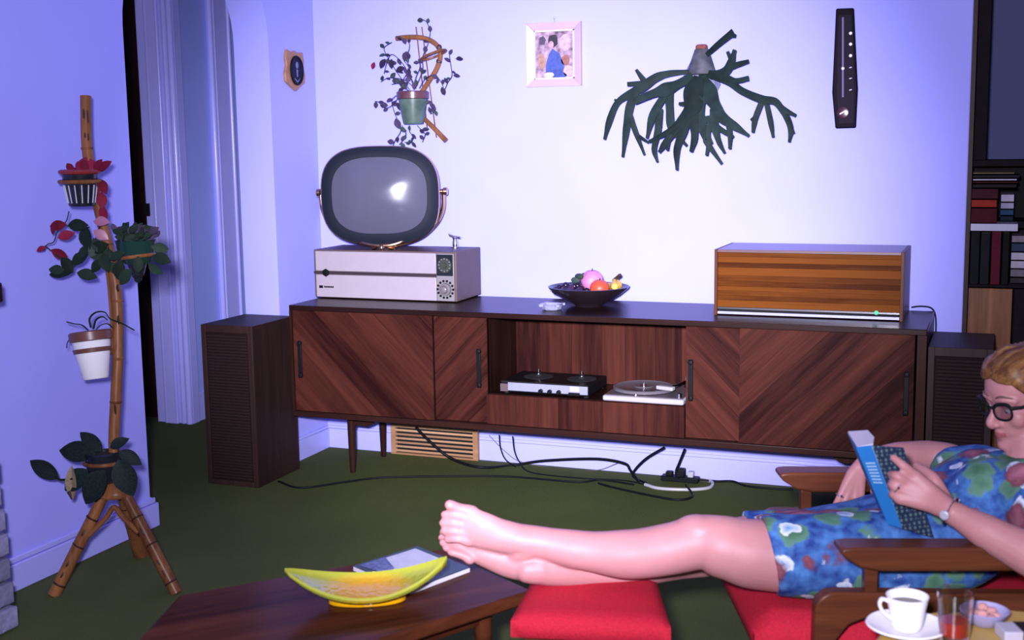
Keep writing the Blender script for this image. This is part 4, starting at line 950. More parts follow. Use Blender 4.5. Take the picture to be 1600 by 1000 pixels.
trail = [[(108, 330), (104, 345), (98, 350), (88, 358)], [(140, 355), (118, 357), (100, 352), (90, 362), (84, 378), (74, 382), (68, 392)], [(160, 380), (140, 395), (125, 408), (112, 420), (95, 428)], [(70, 384), (84, 395), (96, 405), (108, 418)], [(158, 350), (150, 372), (158, 392), (166, 402)]]
for vv in trail: obj('vine', MB().tube(curve([dd(a, b, DS - 0.05) for a, b in vv], 5), 0.0018, 5), MT['leaf'], t_)
for (a, b, an, l, kd) in ((88, 346, 250, .04, 'leafred'), (104, 350, 190, .05, 'leafred'), (106, 352, 0, .06, 'leaf'), (90, 372, 20, .05, 'leafred'), (132, 352, 280, .075, 'leaf'), (146, 346, 0, .05, 'leafpink'), (146, 360, 330, .05, 'leafpink'),
                           (72, 386, 200, .03, 'leafred'), (80, 390, 330, .05, 'leafred'), (96, 402, 310, .055, 'leaf'), (112, 414, 40, .06, 'leaf'), (124, 406, 60, .055, 'leaf'), (136, 396, 0, .075, 'leaf'), (112, 426, 180, .065, 'leaf'),
                           (102, 424, 170, .05, 'leaf'), (120, 426, 350, .06, 'leaf'), (140, 392, 20, .06, 'leaf'), (152, 378, 250, .05, 'leaf2'), (160, 395, 290, .06, 'leaf'), (168, 410, 320, .05, 'leaf'), (146, 372, 300, .05, 'leaf2'), (160, 405, 230, .05, 'leaf')):
    put_leaf(kd, t_, dd(a, b, DS - 0.055), an, l)
# green bowl on the right arm
cB = dd(214, 412, DS - 0.03)
ring_holder(cB + Z * 0.022, 0.050, 0.006)
obj('arm', MB().tube([dd(176, 400), dd(186, 404, DS - 0.02), cB + Z * 0.022 - RT * 0.05], 0.008, 10), MT['cane'], ps_)
t_ = thing('green_bowl_plant', 'dark green bowl of bushy small leaves on the stand right arm', 'potted plant', tuple(cB))
obj('pot', MB().lathe(cB, [(0.034, 0), (0.040, 0.004), (0.052, 0.03), (0.058, 0.065), (0.060, 0.070), (0.055, 0.071), (0.050, 0.055)], 26), plain('bottle_green_glaze', (0.010, 0.035, 0.028), 0.2), t_)
obj('soil', MB().lathe(cB + Z * 0.056, [(0.052, 0), (0.050, 0.006), (0.01, 0.01)], 18), MT['soil'], t_)
for k in range(46):
    an = random.uniform(0, 6.28); q = random.random() ** 0.5 * 0.055
    put_leaf('leaf' if k % 3 else 'leafpurple', t_, cB + Vector((q * math.cos(an), q * math.sin(an), 0.070 + random.uniform(0, 0.03))), random.uniform(0, 180), random.uniform(0.022, 0.04))
for (a, b, an, l) in ((236, 385, 350, .05), (238, 400, 345, .06), (216, 400, 270, .05), (188, 405, 260, .06), (205, 420, 230, .06), (196, 395, 200, .05), (232, 412, 320, .05)): put_leaf('leaf', t_, dd(a, b, DS - 0.085), an, l)
obj('hanging_root', MB().limb([cB + Z * 0.004, cB - Z * 0.03, cB - Z * 0.045], [0.028, 0.020, 0.012], 10), MT['darkpot'], t_)
# white and brown pot on the left, leaning
cC = dd(150, 592, DS - 0.04)
axC = (UP - RT * 0.13).normalized()
t_ = thing('white_brown_pot', 'white pot with brown bands and thin curling leaves halfway down the stand', 'potted plant', tuple(cC))
obj('pot', MB().lathe(cC, [(0.034, 0), (0.037, 0.003), (0.052, 0.085), (0.056, 0.120), (0.050, 0.121), (0.047, 0.10)], 28, axC), MT['white'], t_)
MT['brownband'] = plain('brown_glaze_band', (0.14, 0.055, 0.045), 0.35)
obj('rim', MB().lathe(cC + axC * 0.112, [(0.056, 0), (0.061, 0.003), (0.062, 0.026), (0.057, 0.030), (0.052, 0.028), (0.050, 0.008)], 28, axC), MT['brownband'], t_)
obj('band', MB().lathe(cC + axC * 0.078, [(0.0508, 0), (0.0535, 0.001), (0.0555, 0.013), (0.053, 0.014)], 28, axC), MT['brownband'], t_)
obj('soil', MB().lathe(cC + axC * 0.128, [(0.05, 0), (0.048, 0.004), (0.01, 0.006)], 18, axC), MT['soil'], t_)
for vv in ([(142, 512), (140, 498), (150, 488), (164, 488), (172, 498), (190, 505), (210, 516)], [(138, 516), (128, 508), (116, 506), (104, 503)], [(132, 520), (115, 524), (106, 534), (104, 544)], [(146, 514), (150, 500), (160, 495), (168, 500)], [(150, 515), (158, 508), (168, 506), (176, 512)]):
    obj('leaf', MB().tube(curve([dd(a, b, DS - 0.05) for a, b in vv], 5), [(0.0015, 0.0042)] * (5 * (len(vv) - 1) + 1), 6), MT['leaf'], t_)
obj('bracket', MB().tube([dd(178, 548), dd(166, 551, DS - 0.02), dd(160, 553, DS - 0.02)], 0.010, 10), MT['cane'], ps_)
obj('support_rod', MB().tube([dd(166, 415, DS - 0.012), dd(170, 450, DS - 0.018), dd(174, 500, DS - 0.018), dd(176, 545, DS - 0.018)], 0.004, 8), MT['cane'], ps_)
# dark pot with paddle leaves above the tripod
cD = top + Z * 0.034 - FW * 0.025
ring_holder(cD + Z * 0.062 - RT * 0.02, 0.058)
t_ = thing('paddle_leaf_plant', 'black pot with big dark paddle-shaped leaves above the tripod legs', 'potted plant', tuple(cD))
cD2 = cD - RT * 0.022
obj('pot', MB().lathe(cD2, [(0.034, 0), (0.042, 0.006), (0.050, 0.05), (0.052, 0.088), (0.046, 0.089), (0.044, 0.07)], 26), MT['darkpot'], t_)
obj('soil', MB().lathe(cD2 + Z * 0.076, [(0.046, 0), (0.044, 0.004), (0.01, 0.006)], 18), MT['soil'], t_)
PAD = leaf_mesh('paddle_leaf', plain('paddle_leaf_green', (0.010, 0.018, 0.018), 0.6, spec=0.10, var=0.4, scale=20, rnd=0.3), 1, 0.62, 0.16, 0.9, 8)
def paddle(a, b, an, ln, wide=1.0, dep=0.06, fw=0.0):
    d = (RT * math.cos(math.radians(an)) + UP * math.sin(math.radians(an)) - FW * fw).normalized()
    nrm = -FW + UP * 0.35; y = nrm.cross(d).normalized(); z = d.cross(y)
    inst('leaf', PAD, t_, basis(dd(a, b, DS - dep), d, y, z, ln, ln * wide, ln))
paddle(150, 710, 172, 0.115, 0.9); paddle(92, 748, 148, 0.105, 0.75); paddle(150, 740, 265, 0.085, 1.1, 0.09); paddle(165, 735, 235, 0.12, 1.0, 0.10); paddle(185, 718, 290, 0.115, 1.0, 0.09); paddle(186, 705, 330, 0.075, 0.9, 0.06); paddle(172, 700, 30, 0.06, 0.9, 0.03); paddle(160, 705, 140, 0.09, 0.8, 0.02); paddle(140, 735, 215, 0.10, 1.0, 0.06)
obj('stalk', MB().tube(curve([dd(150, 735, DS - .05), dd(120, 746, DS - .06), dd(96, 750, DS - .06), dd(86, 744, DS - .06)], 5), 0.004, 6), MT['leaf'], t_)
inst('dry_leaf', leaf_mesh('dry_leaf', plain('withered_leaf', (0.22, 0.17, 0.11), 0.6, var=0.35, scale=30), 1, 0.34, 0.3), t_, basis(dd(112, 728, DS - 0.065), (-UP + RT * -0.05).normalized(), RT.copy(), -FW, 0.10, 0.10, 0.10))
obj('dry_tip', MB().limb([dd(108, 770, DS - 0.065), dd(112, 780, DS - 0.065)], [0.005, 0.002], 6), MT['cane_dark'], t_)

# ================================================================ BOOKCASE beyond the wall
YB0 = 0.03
def bz(py): return at(1540, py, y=YB0).z
def bx(px_, py=300): return at(px_, py, y=YB0).x
MT['bookcase'] = plain('blackened_wood', (0.010, 0.007, 0.010), 0.7, spec=0.06, var=0.2)
bc = thing('bookcase', 'dark bookcase in the recess right of the back wall', 'bookcase', (2.75, 0.15, 0))
zs_top, zs_mid, zs_low = bz(258), bz(346), bz(441)
obj('post', MB().box(XR + 0.016, bx(1546, 100), YB0, YB0 + 0.26, zs_top + 0.017, 2.3), MT['bookcase'], bc, bevel=0.002)
obj('post', MB().box(2.99, 3.03, YB0, YB0 + 0.26, 0, 2.3), MT['bookcase'], bc, bevel=0.002)
XS0, XS1 = XR + 0.016, 3.03
obj('shelf', MB().box(XS0, 2.99, YB0 + 0.004, YB0 + 0.25, zs_top - 0.004, zs_top + 0.016), MT['bookcase'], bc)
sh_ = obj('shelf', MB().box(bx(1546, 100), 2.99, YB0 + 0.004, YB0 + 0.25, zs_mid - 0.022, zs_mid), MT['bookcase'], bc)
obj('shelf', MB().box(XS0, 2.99, YB0 + 0.004, YB0 + 0.25, zs_low - 0.018, zs_low), MT['bookcase'], bc)
obj('back_panel', MB().box(XS0, 3.03, YB0 + 0.25, YB0 + 0.26, 0.0, zs_top), MT['void'], bc)
obj('cabinet_door', MB().box(XS0, bx(1581, 480), YB0 - 0.012, YB0 + 0.006, 0.10, zs_low - 0.02), wood('cupboard_door_wood', (0.07, 0.022, 0.009), (0.26, 0.10, 0.035), (0, 0, 1), 0.4, 12, 0.2), bc, bevel=0.002)
obj('cabinet_door', MB().box(bx(1584, 480), 2.99, YB0 - 0.008, YB0 + 0.006, 0.10, zs_low - 0.02), MT['bookcase'], bc, bevel=0.002)
# books, each one a cover with its page block
MT['page'] = plain('book_pages', (0.38, 0.34, 0.30), 0.8, var=0.1, scale=200)
def book(x0, x1, z0, z1, y0, y1, col, label, upright=False, spine_y=True, group='books on the dark bookcase', up=False):
    t = thing('book', label, 'book', ((x0 + x1) / 2, (y0 + y1) / 2, z0), group)
    mt = plain('book_cover', col, 0.7, spec=0.08, var=0.12, scale=50); c = 0.0022
    m = MB()
    if upright:
        m.box(x0, x0 + c, y0, y1, z0, z1).box(x1 - c, x1, y0, y1, z0, z1).box(x0, x1, y0, y0 + c, z0, z1)
        pg = MB().box(x0 + c, x1 - c, y0 + c, y1 - 0.004, z0 + 0.003, z1 - 0.004)
    else:
        m.box(x0, x1, y0, y1, z0, z0 + c).box(x0, x1, y0, y1, z1 - c, z1).box(x0, x1, y0, y0 + c, z0, z1)
        pg = MB().box(x0 + 0.003, x1 - 0.003, y0 + c, y1 - 0.004, z0 + c, z1 - c)
    obj('cover', m, mt, t); obj('pages', pg, MT['page'], t)
yb = YB0 + 0.012
z0 = zs_mid
X0 = bx(1546, 100) + 0.002
lx = bx(1557, 320)
st3 = [(zs_mid, bz(322), (0.045, 0.006, 0.010), 'thick dark maroon book at the bottom of the bookcase stack'), (bz(322), bz(309), (0.22, 0.020, 0.012), 'bright orange-red book in the middle of the bookcase stack'), (bz(309), bz(292), (0.040, 0.008, 0.014), 'dull maroon book just above the orange-red one')]
for a, b, c, l in st3: book(XR + 0.018, lx + random.uniform(-0.004, 0.004), a, b - 0.0008, YB0 - 0.105, YB0 - 0.004, c, l)
thin = [(292, 285, (0.012, 0.010, 0.010), 1588, 'thin black book lying under the white one'), (285, 281, (0.05, 0.008, 0.012), 1590, 'thin wine-red book lying in the top stack'), (281, 277, (0.42, 0.40, 0.48), 1588, 'thin white book in the top stack of the bookcase'), (277, 271, (0.014, 0.012, 0.016), 1592, 'thin black book above the white one'), (271, 267, (0.13, 0.10, 0.05), 1584, 'thin olive book at the very top of the stack')]
for a, b, c, xr_, l in thin: book(XR + 0.020, bx(xr_, 280), bz(a), bz(b) - 0.0006, YB0 - 0.115, YB0 - 0.006, c, l)
for k, (a, b, c, l) in enumerate(((345, 337, (0.010, 0.016, 0.03), 'small black book at the bottom of the little pile'), (337, 327, (0.02, 0.05, 0.11), 'small navy book in the little pile'), (327, 316, (0.30, 0.27, 0.40), 'small pale lilac book in the little pile'), (316, 303, (0.40, 0.36, 0.48), 'small white book topping the little pile'))):
    book(bx(1564, 320), bx(1584, 320), bz(a) if k else zs_mid, bz(b) - 0.0006, yb, yb + 0.11, c, l)
sw = obj('white_folder', MB().box(XR + 0.018, bx(1590, 350), YB0 - 0.12, YB0 + 0.002, bz(357), bz(346) - 0.0005), plain('white_card', (0.36, 0.34, 0.44), 0.5), None, bevel=0.001)
tag(sw, 'long white folder lying flat under the maroon books', 'folder')
for (a, b, tp, c, l) in ((1516, 1531, 360, (0.008, 0.008, 0.010), 'tall black book at the left of the lower shelf'), (1531.5, 1547, 363, (0.010, 0.010, 0.014), 'tall black book next to the dark red spine'), (1548, 1564, 358, (0.075, 0.008, 0.018), 'tall dark red book standing on the lower shelf'), (1565, 1577, 362, (0.006, 0.006, 0.008), 'tall black book right of the dark red one')):
    book(bx(a, 400) if a > 1520 else XR + 0.018, bx(b, 400), zs_low, bz(tp), YB0 - 0.06, YB0 + 0.14, c, l, True)
for (a, b, c, l) in ((441, 431, (0.03, 0.025, 0.03), 'dark flat book at the foot of the right pile'), (431, 418, (0.14, 0.12, 0.15), 'grey flat book low in the right pile'), (418, 405, (0.36, 0.33, 0.40), 'white flat book in the right pile'), (405, 392, (0.38, 0.35, 0.42), 'cream flat book in the right pile'), (392, 378, (0.03, 0.04, 0.08), 'navy flat book in the right pile'), (378, 366, (0.20, 0.16, 0.20), 'mauve flat book topping the right pile')):
    book(bx(1580, 400), bx(1625, 400), bz(a) if a != 441 else zs_low, bz(b) - 0.0006, YB0 - 0.02, YB0 + 0.15, c, l)

# ================================================================ COFFEE TABLE
ZC = 0.34
TPX = [(832, 922), (690, 857), (280, 929), (54, 1173)]
TP = [at(a, b, z=ZC) for a, b in TPX]
tc_ = sum(TP, Vector()) / 4
ct = thing('coffee_table', 'dark polished angular coffee table in the foreground', 'coffee table', (tc_.x, tc_.y, 0))
obj('table_top', MB().prism([p - Z * 0.030 for p in TP], Z * 0.030), MT['tabletop'], ct, bevel=0.006)
obj('apron', MB().prism([tc_.lerp(p, 0.80) - Z * 0.062 for p in TP], Z * 0.031), MT['tabletop'], ct)
for p in TP:
    q = tc_.lerp(p, 0.76)
    obj('leg', MB().tube([Vector((q.x, q.y, ZC - 0.031)), Vector((q.x, q.y, 0.15)), Vector((q.x, q.y, 0)) + (p - tc_).normalized() * 0.02], [0.020, 0.018, 0.012], 12), MT['tabletop'], ct)
# magazine under the glass dish
mg = thing('booklet', 'teal and white paperback booklet lying on the coffee table', 'booklet', tuple(at(650, 885, z=ZC)))
MP = [at(a, b, z=ZC + 0.012) for a, b in ((552, 884), (652, 853), (734, 886), (640, 921))]
obj('pages', MB().prism([p - Z * 0.0115 for p in MP], Z * 0.0095), plain('bright_pages', (0.50, 0.48, 0.52), 0.7), mg)
cv_ = obj('cover', MB().prism([p - Z * 0.002 for p in MP], Z * 0.002), plain('teal_cover', (0.025, 0.05, 0.065), 0.35, var=0.15), mg)
def mp(u, v): return MP[0].lerp(MP[1], u).lerp(MP[3].lerp(MP[2], u), v)
obj('cover_picture', MB().prism([mp(0.10, 0.06), mp(0.92, 0.06), mp(0.92, 0.60), mp(0.10, 0.60)], Z * 0.0006), plain('white_cover_print', (0.46, 0.46, 0.54), 0.4, var=0.1), cv_)
obj('cover_picture', MB().prism([mp(0.06, 0.05) + Z * 0.0007, mp(0.45, 0.05) + Z * 0.0007, mp(0.30, 0.40) + Z * 0.0007, mp(0.10, 0.45) + Z * 0.0007], Z * 0.0005), plain('blue_cover_print', (0.10, 0.12, 0.24), 0.4, var=0.6, scale=80), cv_)
# boat-shaped yellow glass dish
yd = thing('glass_dish', 'boat-shaped yellow glass dish with upswept ends on the coffee table', 'dish', tuple(at(585, 938, z=ZC)))
P0 = at(445, 893, z=ZC + 0.075); P1 = at(698, 874, z=ZC + 0.085)
bc_ = (P0 + P1) / 2; bc_.z = ZC; bl = P1 - P0; bl.z = 0; hl = bl.length / 2; bu = bl.normalized(); bw = Z.cross(bu)
NU, NV = 28, 12; v = []; f = []
def dishp(u, q, thick):
    wd = 0.080 * (1 - abs(u) ** 2.0) ** 0.8 + 0.004
    zb_ = 0.013 + 0.058 * abs(u) ** 2.2; zr = 0.033 + 0.045 * abs(u) ** 2.0 + 0.010 * (u > 0) * abs(u) ** 3
    zr = max(zr, zb_ + 0.003)
    s = math.sin(q * math.pi / 2)
    return bc_ + bu * (u * hl) + bw * ((wd - thick) * s) + Z * (zb_ + thick + (zr - zb_ - thick * (1 - q * q)) * (abs(q) ** 2.0))
for lay in (0, 1):
    for i in range(NU + 1):
        u = -1 + 2 * i / NU
        for j in range(NV + 1): v.append(dishp(u, -1 + 2 * j / NV, 0.0045 * lay))
k = (NU + 1) * (NV + 1)
for i in range(NU):
    for j in range(NV):
        a = i * (NV + 1) + j; b = a + NV + 1
        f.append((a, a + 1, b + 1, b)); f.append((k + b, k + b + 1, k + a + 1, k + a))
    for j in (0, NV): a = i * (NV + 1) + j; b = a + NV + 1; f.append((a, b, k + b, k + a))
for i in (0, NU):
    for j in range(NV): a = i * (NV + 1) + j; f.append((a, a + 1, k + a + 1, k + a))
def amber():
    m, nt, b = new_mat('yellow_art_glass')
    tc = nt.nodes.new('ShaderNodeTexCoord'); vz = nt.nodes.new('ShaderNodeTexVoronoi'); vz.inputs['Scale'].default_value = 70
    nt.links.new(tc.outputs['Object'], vz.inputs['Vector'])
    sp = nt.nodes.new('ShaderNodeSeparateXYZ'); nt.links.new(tc.outputs['Object'], sp.inputs[0])
    mr = nt.nodes.new('ShaderNodeMapRange'); mr.inputs[1].default_value = 0.007; mr.inputs[2].default_value = 0.024; nt.links.new(sp.outputs[2], mr.inputs[0])
    mx = nt.nodes.new('ShaderNodeMix'); mx.data_type = 'RGBA'; mx.inputs[6].default_value = (0.80, 0.40, 0.004, 1); mx.inputs[7].default_value = (0.40, 0.42, 0.045, 1)
    nt.links.new(mr.outputs[0], mx.inputs[0]); nt.links.new(mx.outputs[2], b.inputs['Base Color'])
    b.inputs['Roughness'].default_value = 0.06; b.inputs['Transmission Weight'].default_value = 0.25
    bp = nt.nodes.new('ShaderNodeBump'); bp.inputs['Strength'].default_value = 0.25; bp.inputs['Distance'].default_value = 0.004
    nt.links.new(vz.outputs['Distance'], bp.inputs['Height']); nt.links.new(bp.outputs[0], b.inputs['Normal'])
    return m
MT['amber'] = amber()
obj('dish_body', MB().add(v, f), MT['amber'], yd, smooth=50)
ft = MB(); ft.prism([bc_ + bu * (0.082 * math.cos(t * math.pi / 12)) + bw * (0.036 * math.sin(t * math.pi / 12)) for t in range(24)], Z * 0.0135)
obj('foot', ft, MT['amber'], yd, bevel=0.003)

# ================================================================ FOOTSTOOL
fs = thing('footstool', 'low wooden footstool with a red woven cushion under the feet', 'footstool', (1.95, -2.25, 0))
FN = [Vector((1.820, -2.440, 0)), Vector((2.128, -2.372, 0)), Vector((2.000, -2.040, 0)), Vector((1.762, -2.100, 0))]
fc = sum(FN, Vector()) / 4
def cushion(quad, zb_, zt_, bulge, n=14, edge=0.4, sag=0.0, lo=0.30):
    """pillow over a quad: top and bottom grids that meet in a rounded seam"""
    v = []; f = []
    for lay in (1, -1):
        for i in range(n + 1):
            for j in range(n + 1):
                u, w_ = i / n, j / n
                p = quad[0].lerp(quad[1], u).lerp(quad[3].lerp(quad[2], u), w_)
                e = min(u, 1 - u, w_, 1 - w_) * 2
                q = (1 - (1 - min(e / edge, 1)) ** 2.4) ** 0.5
                mid = (zb_ + zt_) / 2; hgt = (zt_ - zb_) / 2
                bb = bulge * math.sin(math.pi * u) * math.sin(math.pi * w_) if lay == 1 else 0
                v.append(Vector((p.x, p.y, p.z + mid + lay * (hgt * (lo + (1 - lo) * q)) + bb - sag * math.sin(math.pi * w_) * (1 if lay == 1 else 0.2))))
    k = (n + 1) ** 2
    for i in range(n):
        for j in range(n):
            a = i * (n + 1) + j; b = a + n + 1
            f.append((a, b, b + 1, a + 1)); f.append((k + a, k + a + 1, k + b + 1, k + b))
    ring = [i * (n + 1) for i in range(n)] + [n * (n + 1) + j for j in range(n)] + [(n - i) * (n + 1) + n for i in range(n)] + [n - j for j in range(n)]
    for i in range(len(ring)):
        a, b = ring[i], ring[(i + 1) % len(ring)]; f.append((a, b, k + b, k + a))
    return MB().add(v, f)
obj('seat_cushion', cushion(FN, 0.318, 0.374, 0.004, lo=0.62, edge=0.22), MT['red'], fs, smooth=70)
obj('seat_frame', MB().prism([fc.lerp(p, 0.86) + Z * 0.295 for p in FN], Z * 0.032), MT['chairwood'], fs, bevel=0.004)
for p in FN:
    q = fc.lerp(p, 0.70)
    obj('leg', MB().tube([q + Z * 0.300, q.lerp(p, 0.25) + Z * 0.0], [0.016, 0.011], 12), MT['chairwood'], fs)

# ================================================================ ARMCHAIR
OC = Vector((2.33, -2.01, 0))
def ch(a, b, z): return OC + E * a + N * b + Z * z
ac_ = thing('armchair', 'low wooden armchair with red cushions that the woman sits in', 'armchair', tuple(ch(-0.25, 0, 0)))
for s in (-1, 1):
    b0_, b1_ = s * 0.238, s * 0.302
    prof = [(0.0, 0.530), (0.004, 0.522), (-0.004, 0.512), (-0.035, 0.492), (-0.075, 0.484), (-0.16, 0.483), (-0.62, 0.478), (-0.66, 0.486), (-0.66, 0.520), (-0.60, 0.524), (-0.3, 0.527), (-0.02, 0.532)]
    arm = obj('armrest', MB().prism([ch(a, b0_, z) for a, z in prof], N * (b1_ - b0_)), MT['chairwood'], ac_, bevel=0.007, segs=3)
    for a in (-0.062, -0.50):
        obj('arm_post', MB().obox(ch(a, s * 0.266, 0.462), E * 0.0125, N * 0.0125, Z * 0.027), MT['chairwood'], ac_, bevel=0.002)
    # hoop-shaped side frame: front leg running into the side rail
    o_ = [(0.050, 0.0), (0.046, 0.39)]
    for k in range(6): th = math.pi / 2 * k / 5; o_.append((0.008 + 0.038 * math.cos(th), 0.402 + 0.036 * math.sin(th)))
    o_ += [(-0.70, 0.420), (-0.70, 0.370), (-0.20, 0.392), (-0.06, 0.388), (-0.02, 0.372), (0.008, 0.335), (0.020, 0.0)]
    obj('side_frame', MB().prism([ch(a, s * 0.250, z) for a, z in o_], N * (s * 0.034)), MT['chairwood'], ac_, bevel=0.004)
    obj('rear_leg', MB().prism([ch(a, s * 0.250, z) for a, z in ((-0.62, 0.375), (-0.67, 0.375), (-0.73, 0.0), (-0.705, 0.0))], N * (s * 0.034)), MT['chairwood'], ac_, bevel=0.004)
    obj('back_stile', MB().prism([ch(a, s * 0.200, z) for a, z in ((-0.50, 0.26), (-0.545, 0.26), (-0.80, 0.86), (-0.765, 0.86))], N * (s * 0.034)), MT['chairwood'], ac_, bevel=0.004)
obj('front_rail', MB().obox(ch(0.025, 0, 0.285), E * 0.012, N * 0.25, Z * 0.028), MT['chairwood'], ac_, bevel=0.003)
obj('rear_rail', MB().obox(ch(-0.60, 0, 0.30), E * 0.012, N * 0.25, Z * 0.028), MT['chairwood'], ac_, bevel=0.003)
sq = [ch(-0.56, -0.236, -0.03), ch(0.152, -0.236, 0), ch(0.152, 0.236, 0), ch(-0.56, 0.236, -0.03)]
obj('seat_cushion', cushion(sq, 0.270, 0.372, 0.004, 16, 0.16), MT['red'], ac_, smooth=60)
bq_ = MB()
cb = cushion([Vector((0, -0.225, 0)), Vector((0.56, -0.225, 0)), Vector((0.56, 0.225, 0)), Vector((0, 0.225, 0))], -0.05, 0.05, 0.01, 14, 0.2)
ua = (Z * 0.90 - E * 0.43).normalized(); na = (E * 0.90 + Z * 0.43).normalized()
bq_.add([ch(-0.485, 0, 0.345) + ua * p.x + N * p.y + na * p.z for p in cb.v], cb.f)
obj('back_cushion', bq_, MT['red'], ac_, smooth=60)
for k in range(4): obj('back_slat', MB().obox(ch(-0.565 - 0.062 * k * 0.9, 0, 0.40 + 0.13 * k), ua * 0.02, N * 0.20, na * 0.006), MT['chairwood'], ac_)

# ================================================================ SIDE TABLE with the coffee things
ZS = 0.48
far = at(1522, 951, z=ZS); sc_ = far - N * 0.235
stb = thing('side_table', 'small round yellow-topped side table in the near right corner', 'side table', (sc_.x, sc_.y, 0))
obj('table_top', MB().lathe((sc_.x, sc_.y, ZS - 0.020), [(0.225, 0), (0.235, 0.004), (0.235, 0.017), (0.231, 0.020), (0.01, 0.020)], 56), plain('yellow_laminate', (0.42, 0.27, 0.06), 0.35, var=0.08, scale=12), stb)
for k in range(3):
    a = 0.5 + k * 2 * math.pi / 3; q = Vector((math.cos(a), math.sin(a), 0))
    obj('leg', MB().tube([Vector((sc_.x, sc_.y, ZS - 0.02)) + q * 0.12, Vector((sc_.x, sc_.y, 0)) + q * 0.21], [0.015, 0.010], 10), MT['chairwood'], stb)
sp_ = at(1416, 989, z=ZS)
scr = obj('saucer', MB().lathe(sp_, [(0.030, 0), (0.034, 0.003), (0.060, 0.012), (0.066, 0.015), (0.064, 0.017), (0.034, 0.007), (0.002, 0.006)], 40), MT['white'], None, smooth=50)
tag(scr, 'white saucer under the coffee cup', 'saucer')
cpx = sp_ + Z * 0.0075
cup = thing('coffee_cup', 'white china coffee cup standing on the saucer', 'cup', tuple(cpx))
obj('cup_body', MB().lathe(cpx, [(0.020, 0), (0.023, 0.002), (0.026, 0.010), (0.029, 0.030), (0.034, 0.055), (0.0345, 0.058), (0.033, 0.058), (0.028, 0.036), (0.022, 0.008), (0.002, 0.005)], 36), MT['white'], cup, smooth=50)
hd = [cpx - RT * a + Z * b for a, b in ((0.031, 0.048), (0.042, 0.052), (0.046, 0.042), (0.039, 0.029), (0.027, 0.019))]
obj('handle', MB().tube(curve(hd, 5), [(0.003, 0.005)] * 21, 8), MT['white'], cup)
obj('coffee', MB().lathe(cpx + Z * 0.042, [(0.0293, 0), (0.0298, 0.002), (0.001, 0.002)], 28), plain('coffee', (0.02, 0.008, 0.004), 0.1), cup)
gx = at(1490, 1003, z=ZS)
gl = thing('drinking_glass', 'tapered clear glass with a little red drink beside the cup', 'glass', tuple(gx))
obj('tumbler', MB().lathe(gx, [(0.021, 0), (0.022, 0.001), (0.024, 0.012), (0.029, 0.086), (0.0275, 0.086), (0.0225, 0.014), (0.001, 0.010)], 32), MT['glass'], gl, smooth=50)
obj('drink', MB().lathe(gx + Z * 0.0142, [(0.0222, 0), (0.0240, 0.024), (0.001, 0.0245)], 28), plain('red_drink', (0.55, 0.02, 0.02), 0.1, trans=0.4), gl)
sx_ = at(1538, 975, z=ZS)
sd = thing('shell_dish', 'small white dish holding pinkish bits behind the glass', 'dish', tuple(sx_))
obj('dish_body', MB().lathe(sx_, [(0.020, 0), (0.024, 0.003), (0.036, 0.018), (0.040, 0.026), (0.037, 0.027), (0.024, 0.010), (0.002, 0.007)], 28), plain('lavender_china', (0.30, 0.28, 0.44), 0.2), sd, smooth=50)
for k in range(7):
    a = k * 0.9; q = Vector((0.017 * math.cos(a), 0.017 * math.sin(a), 0.016 + 0.004 * (k % 3)))
    obj('sweet', MB().ball(sx_ + q, (0.010, 0.008, 0.007), 8), plain('pink_sweet', (0.45, 0.22, 0.20), 0.4, rnd=0.3), sd)
pk = at(1590, 996, z=ZS)
mb_ = thing('match_box', 'white box with a black band at the near right corner', 'box', tuple(pk))
obj('sleeve', MB().obox(pk + Z * 0.009, RT.normalized() * 0.030, N * 0.022, Z * 0.009), plain('white_card_box', (0.40, 0.38, 0.44), 0.5), mb_, bevel=0.001)
obj('band', MB().obox(pk + Z * 0.009 + RT * 0.012, RT.normalized() * 0.012, N * 0.0226, Z * 0.0096), MT['black'], mb_)

# ================================================================ THE READING WOMAN
def D(a, b, d): return at(a, b, d=d)
body = MB()
# legs: near (left) leg crosses over the far (right) one at the ankle
body.limb([D(1400, 872, 2.54), D(1250, 870, 2.53), D(1180, 866, 2.53), D(1132, 855, 2.53), D(1095, 847, 2.54), D(1050, 857, 2.55), D(985, 866, 2.57), D(910, 860, 2.59), D(845, 848, 2.60), D(805, 842, 2.60)],
          [0.076, 0.074, 0.071, 0.064, 0.056, 0.053, 0.051, 0.041, 0.034, 0.033], 34)
body.ball(D(1090, 826, 2.53), (0.048, 0.040, 0.028), 24)
body.limb([D(1410, 850, 2.72), D(1260, 848, 2.74), D(1160, 850, 2.73), D(1115, 862, 2.72), D(1050, 872, 2.70), D(985, 884, 2.67), D(910, 890, 2.64), D(865, 890, 2.62), D(835, 888, 2.61)],
          [0.072, 0.068, 0.060, 0.052, 0.048, 0.046, 0.038, 0.0345, 0.033], 34)
# left foot, its top turned to the viewer, big toe uppermost
body.limb([D(812, 862, 2.61), D(828, 850, 2.60)], [0.030, 0.032], 14)
body.limb([D(825, 846, 2.60), D(785, 838, 2.60), D(752, 828, 2.60), D(730, 820, 2.60)], [(0.033, 0.034), (0.036, 0.030), (0.040, 0.022), (0.041, 0.016)], 16, hint=Z)
body.limb([D(738, 800, 2.60), D(716, 794, 2.595), D(703, 789, 2.59)], [0.0145, 0.0115, 0.0118], 12)
for (a, b, c, e_, r) in ((732, 812, 695, 804, 0.0095), (730, 824, 692, 817, 0.0090), (730, 836, 693, 830, 0.0085), (732, 847, 699, 843, 0.0080)):
    body.limb([D(a, b, 2.60), D((a + c) / 2, (b + e_) / 2 - 2, 2.592), D(c, e_, 2.60)], [0.0105, r, r * 0.98], 10)
